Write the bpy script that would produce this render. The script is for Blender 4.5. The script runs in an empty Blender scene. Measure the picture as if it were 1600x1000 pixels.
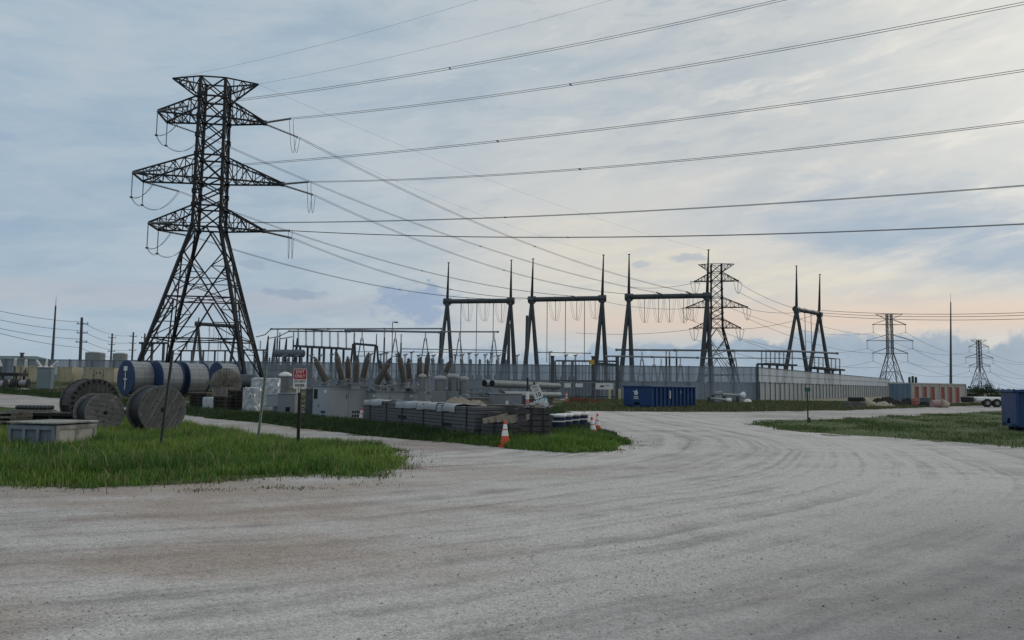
import bpy, math, random
import numpy as np
from mathutils import Vector, Matrix, Quaternion
random.seed(7); RNG = np.random.default_rng(11)
sc = bpy.context.scene
COL = sc.collection
R = math.radians
# ------------------------------------------------------------------ camera
F = 1200.0; CAMH = 1.65; PITCH = math.atan(102/F); ROLL = 0.0113
r0 = Vector((1,0,0)); u0 = Vector((0,-math.sin(PITCH),math.cos(PITCH))); fw = Vector((0,math.cos(PITCH),math.sin(PITCH)))
cr = r0*math.cos(ROLL)+u0*math.sin(ROLL); cu = u0*math.cos(ROLL)-r0*math.sin(ROLL)
CAM = Vector((0,0,CAMH))
cd = bpy.data.cameras.new('camera'); cam = bpy.data.objects.new('camera', cd); COL.objects.link(cam)
m = Matrix((cr, cu, -fw)).transposed().to_4x4(); m.translation = CAM
cam.matrix_world = m
cd.sensor_width = 36; cd.lens = 36*F/1600; cd.clip_end = 9000; cd.clip_start = 0.1
sc.camera = cam
def ray(px,py): return fw + cr*((px-800)/F) + cu*((500-py)/F)
def at(px,py,Y):
    d = ray(px,py); return CAM + d*(Y/d.y)
def sstep(t):
    t = min(1.0,max(0.0,t)); return t*t*(3-2*t)
def gz(x,y):
    return 1.5*sstep((-x-8)/30.0)*sstep((y-35)/50.0)
def G(px,py):
    d = ray(px,py); t = 1.0; last=None
    # march out to the ground
    t = -CAMH/d.z if d.z < -1e-4 else 4000
    hi = min(t, 400/d.y); lo = 1.0
    f = lambda t: (CAM+d*t).z - gz((CAM+d*t).x,(CAM+d*t).y)
    for i in range(400):
        tt = lo+(hi-lo)*i/399
        if f(tt) <= 0: hi = tt; lo = lo+(hi-lo)*max(0,i-1)/399 if i else lo; break
    for i in range(40):
        mid=(lo+hi)/2
        if f(mid)>0: lo=mid
        else: hi=mid
    p = CAM+d*hi; return Vector((p.x,p.y,gz(p.x,p.y)))
def gp(x,y,dz=0): return Vector((x,y,gz(x,y)+dz))
# ------------------------------------------------------------------ mesh builder
class MB:
    def __init__(s): s.v=[]; s.f=[]; s.sm=[]
    def add(s, vs, fs, smooth=False):
        o=len(s.v); s.v += [Vector(p) for p in vs]; s.f += [tuple(i+o for i in f) for f in fs]; s.sm += [smooth]*len(fs); return s
    def hexa(s, b, t):
        return s.add(list(b)+list(t), [(3,2,1,0),(4,5,6,7),(0,1,5,4),(1,2,6,5),(2,3,7,6),(3,0,4,7)])
    def box(s, c, d, rz=0, M=None, bev=0):
        c=Vector(c); h=Vector(d)/2; pts=[]
        def P(x,y,z):
            q=Vector((x,y,z))
            if M is not None: q=M@q
            elif rz: q=Vector((q.x*math.cos(rz)-q.y*math.sin(rz), q.x*math.sin(rz)+q.y*math.cos(rz), q.z))
            return c+q
        b=min(bev, h.x*.9,h.y*.9,h.z*.9)
        if b<=0:
            lo=[P(x,y,-h.z) for x,y in((-h.x,-h.y),(h.x,-h.y),(h.x,h.y),(-h.x,h.y))]
            hi=[P(x,y,h.z) for x,y in((-h.x,-h.y),(h.x,-h.y),(h.x,h.y),(-h.x,h.y))]
            return s.hexa(lo,hi)
        rings=[]
        for z,k in((-h.z,b),(-h.z+b,0),(h.z-b,0),(h.z,b)):
            X,Yy=h.x-k,h.y-k
            cc=[(-X+ (b if k==0 else 0),-Yy),(X-(b if k==0 else 0),-Yy),(X,-Yy+(b if k==0 else 0)),(X,Yy-(b if k==0 else 0)),(X-(b if k==0 else 0),Yy),(-X+(b if k==0 else 0),Yy),(-X,Yy-(b if k==0 else 0)),(-X,-Yy+(b if k==0 else 0))]
            if k: 
                e=b*.4
                cc=[(-X+e,-Yy),(X-e,-Yy),(X,-Yy+e),(X,Yy-e),(X-e,Yy),(-X+e,Yy),(-X,Yy-e),(-X,-Yy+e)]
            rings.append([P(x,y,z) for x,y in cc])
        vs=[p for r in rings for p in r]; fs=[tuple(reversed(range(8))),tuple(range(24,32))]
        for k in range(3):
            for i in range(8): fs.append((k*8+i,k*8+(i+1)%8,k*8+8+(i+1)%8,k*8+8+i))
        return s.add(vs,fs)
    def frame(s,p,q,up=None):
        p=Vector(p); q=Vector(q); d=(q-p).normalized()
        up=Vector(up) if up is not None else (Vector((0,0,1)) if abs(d.z)<.95 else Vector((1,0,0)))
        a=d.cross(up).normalized(); b=a.cross(d).normalized(); return p,q,a,b,d
    def bar(s,p,q,w,h=None,up=None):
        h=h or w; p,q,a,b,d=s.frame(p,q,up)
        c=[(-w/2,-h/2),(w/2,-h/2),(w/2,h/2),(-w/2,h/2)]
        return s.hexa([p+a*x+b*y for x,y in c],[q+a*x+b*y for x,y in c])
    def cyl(s,p,q,ra,rb=None,n=12,caps=True,smooth=True):
        rb=ra if rb is None else rb; p,q,a,b,d=s.frame(p,q)
        A=[p+a*ra*math.cos(2*math.pi*i/n)+b*ra*math.sin(2*math.pi*i/n) for i in range(n)]
        B=[q+a*rb*math.cos(2*math.pi*i/n)+b*rb*math.sin(2*math.pi*i/n) for i in range(n)]
        s.add(A+B,[(i,(i+1)%n,n+(i+1)%n,n+i) for i in range(n)],smooth)
        if caps: s.add(A,[tuple(reversed(range(n)))]); s.add(B,[tuple(range(n))])
        return s
    def lathe(s,p,q,prof,n=14,smooth=True,caps=True):
        """prof: list of (t along p->q in metres, radius)"""
        p,q,a,b,d=s.frame(p,q); vs=[]
        for t,r in prof:
            for i in range(n): vs.append(p+d*t+a*r*math.cos(2*math.pi*i/n)+b*r*math.sin(2*math.pi*i/n))
        m_=len(prof); fs=[]
        for k in range(m_-1):
            for i in range(n): fs.append((k*n+i,k*n+(i+1)%n,(k+1)*n+(i+1)%n,(k+1)*n+i))
        s.add(vs,fs,smooth)
        if caps:
            s.add(vs[:n],[tuple(reversed(range(n)))]); s.add(vs[-n:],[tuple(range(n))])
        return s
    def tube(s,pts,r,n=6):
        pts=[Vector(p) for p in pts]; m_=len(pts); vs=[]; pa=None
        for i,p in enumerate(pts):
            d=((pts[min(i+1,m_-1)]-pts[max(i-1,0)])).normalized()
            if pa is None:
                up=Vector((0,0,1)) if abs(d.z)<.9 else Vector((1,0,0)); a=d.cross(up).normalized()
            else:
                a=(pa-d*pa.dot(d)).normalized()
            pa=a; b=a.cross(d); rr=r[i] if isinstance(r,(list,tuple)) else r
            for k in range(n): vs.append(p+a*rr*math.cos(2*math.pi*k/n)+b*rr*math.sin(2*math.pi*k/n))
        fs=[(i*n+k,i*n+(k+1)%n,(i+1)*n+(k+1)%n,(i+1)*n+k) for i in range(m_-1) for k in range(n)]
        s.add(vs,fs,True); s.add(vs[:n],[tuple(range(n))]); s.add(vs[-n:],[tuple(reversed(range(n)))]); return s
    def prism(s,poly,o,ax,ay,depth):
        """extrude a 2-D outline: o + x*ax + y*ay, thickness depth along ax x ay"""
        o=Vector(o); ax=Vector(ax); ay=Vector(ay); nz=ax.cross(ay).normalized()*depth; n=len(poly)
        A=[o+ax*x+ay*y for x,y in poly]; B=[p+nz for p in A]
        return s.add(A+B,[tuple(reversed(range(n))),tuple(range(n,2*n))]+[(i,(i+1)%n,n+(i+1)%n,n+i) for i in range(n)])
    def build(s,name,mat,parent=None,world=False,loc=None,pos=None):
        vs=s.v
        if parent is not None and world:
            M=parent.matrix_local.inverted(); vs=[M@p for p in vs]
        if loc is not None: vs=[p-Vector(loc) for p in vs]
        me=bpy.data.meshes.new(name); me.from_pydata([tuple(p) for p in vs],[],s.f); me.update()
        me.polygons.foreach_set('use_smooth',s.sm)
        me.materials.append(mat); o=bpy.data.objects.new(name,me); COL.objects.link(o)
        if parent is not None: o.parent=parent
        if loc is not None: o.location=loc
        if pos is not None: o.location=pos
        return o
def tag(o,label=None,cat=None,group=None,kind=None):
    if label: o['label']=label
    if cat: o['category']=cat
    if group: o['group']=group
    if kind: o['kind']=kind
    return o
def thing(name,label,cat,loc,rz=0,group=None):
    o=bpy.data.objects.new(name,None); COL.objects.link(o); o.empty_display_size=.2
    o.matrix_local=Matrix.Translation(Vector(loc))@Matrix.Rotation(rz,4,'Z')
    return tag(o,label,cat,group)
def copy_tree(o,parent=None):
    c=o.copy(); COL.objects.link(c)
    if parent is not None: c.parent=parent
    for ch in list(o.children): copy_tree(ch,c)
    return c
def place(o,loc,rz=0,label=None,group=None,scale=None):
    o.location=Vector(loc); o.rotation_euler=(0,0,rz)
    if scale: o.scale=(scale,)*3
    return tag(o,label,None,group)
def struct(o): o['kind']='structure'; return o
# ------------------------------------------------------------------ materials
class NT:
    def __init__(s,tree): s.t=tree; s.n=tree.nodes; s.l=tree.links
    def new(s,t,**k):
        nd=s.n.new(t)
        for a,b in k.items(): setattr(nd,a,b)
        return nd
    def setin(s,sock,v):
        if isinstance(v,bpy.types.NodeSocket): s.l.new(v,sock)
        else:
            if sock.type=='RGBA' and len(v)==3: v=(*v,1)
            sock.default_value=v
    def math(s,op,a,b=None,c=None,clamp=False):
        nd=s.new('ShaderNodeMath',operation=op,use_clamp=clamp); s.setin(nd.inputs[0],a)
        if b is not None: s.setin(nd.inputs[1],b)
        if c is not None: s.setin(nd.inputs[2],c)
        return nd.outputs[0]
    def mix(s,f,a,b,blend='MIX'):
        nd=s.new('ShaderNodeMix',data_type='RGBA',blend_type=blend); s.setin(nd.inputs[0],f); s.setin(nd.inputs[6],a); s.setin(nd.inputs[7],b); return nd.outputs[2]
    def noise(s,vec,scale=1,detail=4,rough=.55,dist=0):
        nd=s.new('ShaderNodeTexNoise'); 
        if vec is not None: s.l.new(vec,nd.inputs['Vector'])
        nd.inputs['Scale'].default_value=scale; nd.inputs['Detail'].default_value=detail; nd.inputs['Roughness'].default_value=rough; nd.inputs['Distortion'].default_value=dist
        return nd.outputs['Fac']
    def vor(s,vec,scale,out='Color',rnd=1):
        nd=s.new('ShaderNodeTexVoronoi'); s.l.new(vec,nd.inputs['Vector']); nd.inputs['Scale'].default_value=scale; nd.inputs['Randomness'].default_value=rnd
        return nd.outputs[out]
    def step(s,v,a,b,lo=0.0,hi=1.0):
        nd=s.new('ShaderNodeMapRange',interpolation_type='SMOOTHSTEP'); s.setin(nd.inputs[0],v); s.setin(nd.inputs[1],a); s.setin(nd.inputs[2],b); s.setin(nd.inputs[3],lo); s.setin(nd.inputs[4],hi); return nd.outputs[0]
    def sep(s,v):
        nd=s.new('ShaderNodeSeparateXYZ'); s.l.new(v,nd.inputs[0]); return nd.outputs
    def comb(s,x,y,z):
        nd=s.new('ShaderNodeCombineXYZ')
        for i,v in enumerate((x,y,z)): s.setin(nd.inputs[i],v)
        return nd.outputs[0]
    def mapp(s,vec,scale=(1,1,1),loc=(0,0,0),rot=(0,0,0)):
        nd=s.new('ShaderNodeMapping'); s.l.new(vec,nd.inputs[0]); nd.inputs['Scale'].default_value=scale; nd.inputs['Location'].default_value=loc; nd.inputs['Rotation'].default_value=rot; return nd.outputs[0]
    def bump(s,h,strength=.3,dist=.02):
        nd=s.new('ShaderNodeBump'); s.l.new(h,nd.inputs['Height']); nd.inputs['Strength'].default_value=strength; nd.inputs['Distance'].default_value=dist; return nd.outputs[0]
def newmat(name):
    mt=bpy.data.materials.new(name); mt.use_nodes=True; nt=NT(mt.node_tree)
    return mt,nt,mt.node_tree.nodes['Principled BSDF']
def pm(name,c,var=.25,scale=3.0,rough=.6,metal=0.0,dirt=None,dirtamt=.3,stretch=(1,1,1),bump=0.0,bscale=40,spec=.4):
    """procedural surface: colour with soft wear mottling, optional dirt, streaks and fine bump (object space)"""
    mt,nt,bs=newmat(name)
    tc=nt.new('ShaderNodeTexCoord').outputs['Object']
    oi=nt.new('ShaderNodeObjectInfo').outputs['Random']
    v=nt.mapp(tc,stretch); n1=nt.noise(v,scale,6,.6); n2=nt.noise(v,scale*7,3,.6)
    c=Vector(c); lo=tuple(c*(1-var)); hi=tuple(c*(1+var))
    col=nt.mix(nt.step(nt.math('ADD',nt.math('MULTIPLY',n1,.7),nt.math('MULTIPLY',n2,.3)),.3,.7),lo,hi)
    if dirt is not None:
        dm=nt.step(nt.noise(tc,scale*.8,7,.7),.62-dirtamt*.4,.78)
        col=nt.mix(nt.math('MULTIPLY',dm,min(1,dirtamt*2)),col,dirt)
    nt.setin(bs.inputs['Base Color'],col)
    nt.setin(bs.inputs['Roughness'],nt.step(n2,.2,.8,max(0,rough-.12),min(1,rough+.12)))
    bs.inputs['Metallic'].default_value=metal; bs.inputs['Specular IOR Level'].default_value=spec
    if bump: nt.setin(bs.inputs['Normal'],nt.bump(nt.noise(tc,bscale,4,.6),bump,.02))
    return mt
M={}
M['tower']=pm('backlit_weathered_steel',(.016,.018,.022),.35,.6,.6,.3)  # near-black base colour includes the backlit look of the closer towers
M['steel']=pm('painted_grey_green_steel',(.052,.062,.069),.25,.5,.5,.2)
M['galv']=pm('galvanised_steel',(.20,.22,.24),.25,2,.5,.5)
M['galvd']=pm('dull_dark_galvanised_steel',(.075,.085,.095),.3,2,.6,.4)
M['far_steel']=pm('hazed_galvanised_steel',(.085,.105,.125),.2,1,.6,.2)  # paler bluish grey stands in for air fading the far towers
M['wire']=pm('conductor_aluminium',(.035,.038,.045),.2,1,.6,.3)
M['insul']=pm('grey_porcelain',(.16,.17,.18),.2,3,.3)
M['bushing']=pm('brown_grey_porcelain',(.088,.078,.070),.2,2.5,.35)
M['cabinet']=pm('pale_grey_enamel',(.275,.30,.325),.10,1.2,.5,.0,(.22,.21,.19),.2,(1,1,.35))
M['cabinet2']=pm('grey_enamel',(.185,.205,.225),.14,1.2,.5,.0,(.18,.17,.15),.25,(1,1,.35))
M['white']=pm('white_paint',(.70,.70,.68),.10,2,.5,0,(.42,.40,.36),.15)
M['offwhite']=pm('dusty_white_sheet',(.30,.31,.325),.14,2,.7,0,(.33,.31,.28),.25)
M['black']=pm('black_paint',(.016,.017,.019),.3,3,.6)
M['void']=pm('dark_opening',(.010,.010,.011),.2,3,.9)
M['slot']=pm('dark_charred_timber',(.030,.027,.025),.4,3,.9,0,(.07,.06,.05),.3,(.3,1,6))
M['blue']=pm('dark_blue_paint',(.013,.048,.150),.25,1.2,.5,0,(.05,.05,.06),.2)
M['navy']=pm('navy_paint',(.008,.020,.065),.3,1.2,.6,0,(.04,.04,.05),.2)
M['flange']=pm('blue_flange_paint',(.007,.029,.092),.25,1.5,.6,0,(.03,.03,.04),.25)
M['cream']=pm('cream_container_paint',(.40,.36,.25),.10,1.2,.6,0,(.26,.20,.13),.25,(1,1,.3))
M['greyblue']=pm('grey_blue_container_paint',(.15,.20,.25),.12,1.2,.6,0,(.12,.11,.10),.2,(1,1,.3))
M['cont_white']=pm('off_white_container_paint',(.40,.37,.35),.10,1.2,.6,0,(.25,.22,.19),.25,(1,1,.3))
M['red']=pm('red_door_paint',(.26,.048,.036),.15,1.5,.5,0,(.2,.09,.08),.2,(1,1,.4))
M['signred']=pm('sign_red',(.36,.012,.02),.15,8,.4)
M['signwhite']=pm('sign_white',(.62,.62,.60),.10,8,.4)
M['signgreen']=pm('sign_green',(.02,.10,.055),.2,8,.4)
M['signgrey']=pm('aged_sign_white',(.62,.63,.61),.14,8,.5)
M['orange']=pm('traffic_orange',(.62,.085,.035),.18,7,.55,0,(.25,.10,.07),.2)
M['refl']=pm('white_reflective_band',(.72,.70,.69),.1,9,.4,0,(.45,.42,.4),.2)
M['yellow']=pm('yellow_paint',(.55,.33,.03),.15,5,.5)
M['paleyellow']=pm('pale_yellow_bollard_paint',(.42,.38,.20),.15,5,.6)
M['greenpost']=pm('pale_green_post_paint',(.20,.27,.22),.2,4,.6,0,(.12,.09,.06),.3)
M['darkgreen']=pm('dark_green_post_paint',(.03,.06,.04),.2,4,.6)
M['concrete']=pm('concrete',(.30,.30,.29),.12,2,.9,bump=.2)
M['pipe']=pm('pale_grey_pole_steel',(.19,.215,.215),.14,.8,.5,.1,(.2,.19,.16),.2)
M['rust']=pm('rusty_steel',(.14,.055,.03),.35,4,.9,0,(.06,.03,.02),.4)
M['rubber']=pm('tyre_rubber',(.02,.02,.021),.3,6,.9)
M['plastic']=pm('milky_plastic_wrap',(.42,.45,.48),.22,3.2,.28,0,(.26,.28,.30),.35,(1,1,.5),bump=.8,bscale=7)
M['mats']=pm('slate_grey_board',(.092,.095,.103),.18,2,.65,0,(.12,.11,.10),.25,(1,1,5),bump=.2,bscale=25)
M['matsdark']=pm('dark_brown_board',(.058,.055,.056),.25,2,.7,0,(.07,.06,.05),.25,(1,1,4))
M['burlap']=pm('torn_cardboard',(.30,.25,.20),.25,4,.9,0,(.16,.13,.11),.3)
M['tank']=pm('pale_tank_paint',(.27,.30,.32),.06,.5,.6)
def wood(name,c,plank=.16,axis='y',gap=.06,dark=.35,rough=.85,tilt=0):
    """weathered planks: object-space boards with seams, grain along the boards"""
    mt,nt,bs=newmat(name); tc=nt.new('ShaderNodeTexCoord').outputs['Object']
    if tilt: tc=nt.mapp(tc,rot=(tilt,0,0))
    x,y,z=nt.sep(tc)
    s={'x':x,'y':y,'z':z}[axis]
    k=nt.math('DIVIDE',s,plank); fr=nt.math('FRACT',k); fl=nt.math('FLOOR',k)
    wn=nt.new('ShaderNodeTexWhiteNoise',noise_dimensions='1D'); nt.l.new(fl,wn.inputs['W'])
    st={'x':(12,1.2,1.2),'y':(1.2,12,1.2),'z':(1.2,1.2,12)}[axis]
    grain=nt.noise(nt.mapp(tc,st),2.2,8,.7); blot=nt.noise(tc,1.7,6,.7)
    c=Vector(c)
    col=nt.mix(nt.step(grain,.3,.72),tuple(c*.55),tuple(c*1.35))
    col=nt.mix(nt.math('MULTIPLY',wn.outputs[0],.75),col,tuple(c*.55))
    col=nt.mix(nt.math('MULTIPLY',nt.step(blot,.52,.66),.7),col,tuple(c*.35)); col=nt.mix(nt.math('MULTIPLY',nt.step(nt.noise(tc,2.6,5,.7,.6),.56,.68),.55),col,tuple(c*1.7))
    seam=nt.step(nt.math('ABSOLUTE',nt.math('SUBTRACT',fr,.5)),.5-gap,.5-gap*.4)
    col=nt.mix(seam,col,tuple(c*.12)); nt.setin(bs.inputs['Base Color'],col); bs.inputs['Roughness'].default_value=rough
    h=nt.math('SUBTRACT',nt.math('MULTIPLY',grain,.4),seam); nt.setin(bs.inputs['Normal'],nt.bump(h,.5,.012)); return mt
M['wood']=wood('weathered_grey_planks',(.27,.25,.23),.17,'y',.05)
M['reel_a']=wood('pale_reel_boards',(.20,.195,.187),.155,'y',.05,tilt=R(78))
M['reel_b']=wood('weathered_reel_boards',(.150,.147,.143),.135,'y',.05,tilt=R(-28))
M['wood_x']=wood('weathered_grey_boards',(.25,.24,.22),.2,'x',.05)
M['wood_z']=wood('old_boards',(.22,.205,.18),.12,'z',.05)
M['crate']=wood('pale_crate_boards',(.33,.32,.29),.28,'x',.03)
M['flange_old']=wood('dark_old_flange_planks',(.075,.07,.07),.15,'y',.06)
def lagging():
    mt,nt,bs=newmat('silver_lagging_slats'); tc=nt.new('ShaderNodeTexCoord').outputs['Object']; x,y,z=nt.sep(tc)
    ang=nt.math('ARCTAN2',nt.math('SUBTRACT',z,1.35),y); k=nt.math('MULTIPLY',ang,52/6.2832); fr=nt.math('FRACT',k)
    wn=nt.new('ShaderNodeTexWhiteNoise',noise_dimensions='1D'); nt.l.new(nt.math('FLOOR',k),wn.inputs['W'])
    col=nt.mix(wn.outputs[0],(.23,.24,.25),(.36,.37,.38)); st=nt.noise(nt.mapp(tc,(1.2,5,5)),1.3,6,.7)
    col=nt.mix(nt.step(st,.5,.8),col,(.19,.19,.19))
    seam=nt.step(nt.math('ABSOLUTE',nt.math('SUBTRACT',fr,.5)),.42,.49); col=nt.mix(nt.math('MULTIPLY',seam,.75),col,(.06,.06,.065))
    band=nt.step(nt.math('ABSOLUTE',nt.math('SUBTRACT',nt.math('FRACT',nt.math('MULTIPLY',x,1.1)),.5)),.47,.485); col=nt.mix(nt.math('MULTIPLY',band,.6),col,(.08,.08,.09))
    nt.setin(bs.inputs['Base Color'],col); bs.inputs['Roughness'].default_value=.5; bs.inputs['Metallic'].default_value=.25
    nt.setin(bs.inputs['Normal'],nt.bump(seam,-.5,.02)); return mt
M['lag']=lagging()
def blueplate():
    mt,nt,bs=newmat('faded_blue_and_white_sign'); tc=nt.new('ShaderNodeTexCoord').outputs['Object']
    n=nt.noise(nt.mapp(tc,(9,9,12)),1,5,.7); col=nt.mix(nt.step(n,.44,.56),(.16,.36,.46),(.74,.76,.77))
    nt.setin(bs.inputs['Base Color'],col); bs.inputs['Roughness'].default_value=.5; return mt
M['blueplate']=blueplate()
def screen(name,c1,c2,a0,a1):
    """fine security mesh: see-through by a fixed share, denser at the vertical wires"""
    mt,nt,bs=newmat(name); tc=nt.new('ShaderNodeTexCoord').outputs['Object']; x,y,z=nt.sep(tc)
    n=nt.noise(nt.mapp(tc,(1.3,1,.08)),1.0,3,.7); 
    k=nt.math('MULTIPLY',x,1/.72); wn=nt.new('ShaderNodeTexWhiteNoise',noise_dimensions='1D'); nt.l.new(nt.math('FLOOR',k),wn.inputs['W'])
    cc=nt.mix(nt.math('ADD',nt.math('MULTIPLY',n,.4),nt.math('MULTIPLY',wn.outputs[0],.6)),c1,c2); seam=nt.step(nt.math('ABSOLUTE',nt.math('SUBTRACT',nt.math('FRACT',k),.5)),.40,.46); cc=nt.mix(nt.math('MULTIPLY',seam,.55),cc,tuple(Vector(c1)*.5))
    nt.setin(bs.inputs['Base Color'],cc); bs.inputs['Roughness'].default_value=.6; bs.inputs['Metallic'].default_value=.2
    tr=nt.new('ShaderNodeBsdfTransparent'); mx=nt.new('ShaderNodeMixShader'); out=nt.n['Material Output']
    a=nt.step(nt.noise(nt.mapp(tc,(3.1,1,.02)),1,2,.5),.3,.7,a0,a1)
    nt.l.new(a,mx.inputs[0]); nt.l.new(tr.outputs[0],mx.inputs[1]); nt.l.new(bs.outputs[0],mx.inputs[2]); nt.l.new(mx.outputs[0],out.inputs['Surface']); return mt
M['screen']=screen('shaded_fine_steel_mesh',(.165,.195,.235),(.23,.265,.305),.76,.92)  # darker mesh copy, shade of the camera-facing run put into its colour
M['screen_lit']=screen('lit_fine_steel_mesh',(.36,.385,.40),(.50,.52,.53),.80,.95)  # lighter mesh copy, light on the right-facing run put into its colour
def wallmat(name,c1,c2):
    mt,nt,bs=newmat(name); tc=nt.new('ShaderNodeTexCoord').outputs['Object']; x,y,z=nt.sep(tc)
    k=nt.math('MULTIPLY',x,1/.9); wn=nt.new('ShaderNodeTexWhiteNoise',noise_dimensions='1D'); nt.l.new(nt.math('FLOOR',k),wn.inputs['W'])
    col=nt.mix(wn.outputs[0],c1,c2); n=nt.noise(nt.mapp(tc,(.9,1,.25)),1,6,.7); col=nt.mix(nt.math('MULTIPLY',nt.step(n,.5,.8),.35),col,tuple(Vector(c1)*.75))
    nt.setin(bs.inputs['Base Color'],col); bs.inputs['Roughness'].default_value=.6; bs.inputs['Metallic'].default_value=.15; return mt
M['wall']=wallmat('lit_corrugated_wall_sheet',(.36,.375,.385),(.47,.485,.49))  # paler sheet colour carries the light on the right-facing run
M['wall_shaded']=wallmat('shaded_wall_sheet',(.185,.215,.25),(.225,.258,.295))  # same fence in a darker bluish tone, with its shade painted in
M['wall_post']=pm('shaded_post_paint',(.15,.178,.21),.12,2,.6)  # post tone follows the shade painted into the long run
# ------------------------------------------------------------------ sky and light
SUN_AZ, SUN_EL = R(38), R(17)
w=bpy.data.worlds.new('World'); sc.world=w; w.use_nodes=True; nt=NT(w.node_tree)
bg=nt.n['Background']
sky=nt.new('ShaderNodeTexSky',sky_type='NISHITA'); sky.sun_disc=False; sky.sun_elevation=SUN_EL; sky.sun_rotation=SUN_AZ; sky.air_density=1.2; sky.dust_density=2.5
gen=nt.new('ShaderNodeTexCoord').outputs['Generated']; dx,dy,dz=nt.sep(gen)
az=nt.math('MULTIPLY',nt.math('ARCTAN2',dx,dy),57.2958); el=nt.math('MULTIPLY',nt.math('ARCSINE',dz),57.2958)
S=10.0
def C(r,g,b):
    f=lambda c:(c/255/12.92 if c<10 else ((c/255+.055)/1.055)**2.4)
    return (f(r)*S,f(g)*S,f(b)*S)
# direction-space coordinates, tilted a little so that the streaks rise to the right
el2=nt.math('SUBTRACT',el,nt.math('MULTIPLY',az,.10))
cv=nt.comb(nt.math('MULTIPLY',az,.030),nt.math('MULTIPLY',el2,.105),0.0)
big=nt.noise(cv,1.0,6,.55,.5); fine=nt.noise(nt.mapp(cv,(1.3,1.5,1),(3,7,0)),2.4,8,.58,.6)
wisp=nt.math('ADD',nt.math('MULTIPLY',big,.62),nt.math('MULTIPLY',fine,.38))
base=nt.mix(nt.step(az,-38,30),C(160,183,202),C(195,201,204))
base=nt.mix(nt.math('MULTIPLY',nt.step(wisp,.40,.66),.85),base,nt.mix(nt.step(az,-30,35),C(190,200,208),C(223,221,215)))
base=nt.mix(nt.math('MULTIPLY',nt.step(wisp,.52,.30),.7),base,nt.mix(nt.step(az,-30,30),C(148,171,191),C(174,187,198)))
# finer streaks, strongest toward the bright side
sv_=nt.comb(nt.math('MULTIPLY',az,.085),nt.math('MULTIPLY',el2,.40),11.0); sn=nt.noise(sv_,1.0,9,.62,.9)
st2=nt.noise(nt.mapp(sv_,(2.2,1.3,1),(4,9,2)),1.6,8,.6,.5); sk=nt.math('ADD',nt.math('MULTIPLY',sn,.6),nt.math('MULTIPLY',st2,.4))
samt=nt.step(az,-30,14,.35,1.0)
base=nt.mix(nt.math('MULTIPLY',nt.math('MULTIPLY',nt.step(sk,.50,.66),.75),samt),base,nt.mix(nt.step(az,-20,30),C(194,204,211),C(227,225,218)))
base=nt.mix(nt.math('MULTIPLY',nt.math('MULTIPLY',nt.step(sk,.48,.34),.65),samt),base,nt.mix(nt.step(az,-20,30),C(149,172,192),C(174,187,198)))
# bright veil round the hidden sun
da=nt.math('MULTIPLY',nt.math('SUBTRACT',az,42),.8); de=nt.math('SUBTRACT',el,23.5)
dist=nt.math('SQRT',nt.math('ADD',nt.math('MULTIPLY',da,da),nt.math('MULTIPLY',de,de)))
dist=nt.math('ADD',dist,nt.math('MULTIPLY',nt.math('SUBTRACT',wisp,.5),16))
dist=nt.math('ADD',dist,nt.math('MULTIPLY',nt.math('SUBTRACT',.5,sk),14))
base=nt.mix(nt.math('MULTIPLY',nt.step(dist,21,1),.72),base,C(235,235,229))
# pale upper-centre veil
base=nt.mix(nt.math('MULTIPLY',nt.math('MULTIPLY',nt.step(nt.math('ABSOLUTE',nt.math('SUBTRACT',az,10)),24,4),nt.step(nt.math('ABSOLUTE',nt.math('SUBTRACT',el,10)),13,1)),.55),base,C(216,214,209))
# blue-grey gap at right, its lower edge falling to the right
edge=nt.math('ADD',nt.math('SUBTRACT',13.9,nt.math('MULTIPLY',az,.20)),nt.math('MULTIPLY',nt.math('SUBTRACT',fine,.5),3.0))
gap=nt.math('MULTIPLY',nt.math('MULTIPLY',nt.step(el,nt.math('SUBTRACT',edge,.3),nt.math('ADD',edge,.9)),nt.step(el,nt.math('ADD',edge,7.5),nt.math('ADD',edge,2.0))),nt.step(az,10,27))
gap=nt.math('MULTIPLY',gap,nt.step(sk,.62,.42,.45,1.0))
base=nt.mix(nt.math('MULTIPLY',gap,.85),base,C(154,177,199))
# warm band above the low bank
warm=nt.math('MULTIPLY',nt.math('MULTIPLY',nt.step(el,2.8,4.8),nt.step(el,nt.math('ADD',edge,.4),nt.math('SUBTRACT',edge,2.2))),nt.step(az,-7,9))
base=nt.mix(nt.math('MULTIPLY',warm,.85),base,nt.mix(nt.step(el,7.2,4.4),nt.mix(nt.step(sk,.35,.6),C(203,204,202),C(224,218,204)),C(223,204,189)))
# left-side faint warm layer low down
lw=nt.math('MULTIPLY',nt.step(nt.math('ABSOLUTE',nt.math('SUBTRACT',nt.math('ADD',el,nt.math('MULTIPLY',nt.math('SUBTRACT',fine,.5),2.5)),5.6)),1.5,.2),nt.step(az,-2,-16))
base=nt.mix(nt.math('MULTIPLY',lw,.40),base,C(190,188,196))
# low cumulus bank along the horizon
bv=nt.comb(nt.math('MULTIPLY',az,.30),nt.math('MULTIPLY',el,.30),2.0); bn=nt.noise(bv,1.0,6,.6,.2)
top=nt.math('ADD',nt.math('ADD',2.35,nt.math('MULTIPLY',nt.step(az,0,22),1.1)),nt.math('MULTIPLY',nt.math('SUBTRACT',bn,.5),4.6))
bank=nt.math('MULTIPLY',nt.step(el,nt.math('ADD',top,.35),nt.math('SUBTRACT',top,.25)),nt.step(az,-30,8))
base=nt.mix(nt.math('MULTIPLY',bank,.90),base,nt.mix(nt.step(bn,.35,.7),C(136,162,186),C(160,180,198)))
# haze at the horizon
base=nt.mix(nt.math('MULTIPLY',nt.step(el,3.4,.2),.55),base,C(160,180,198))
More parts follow.
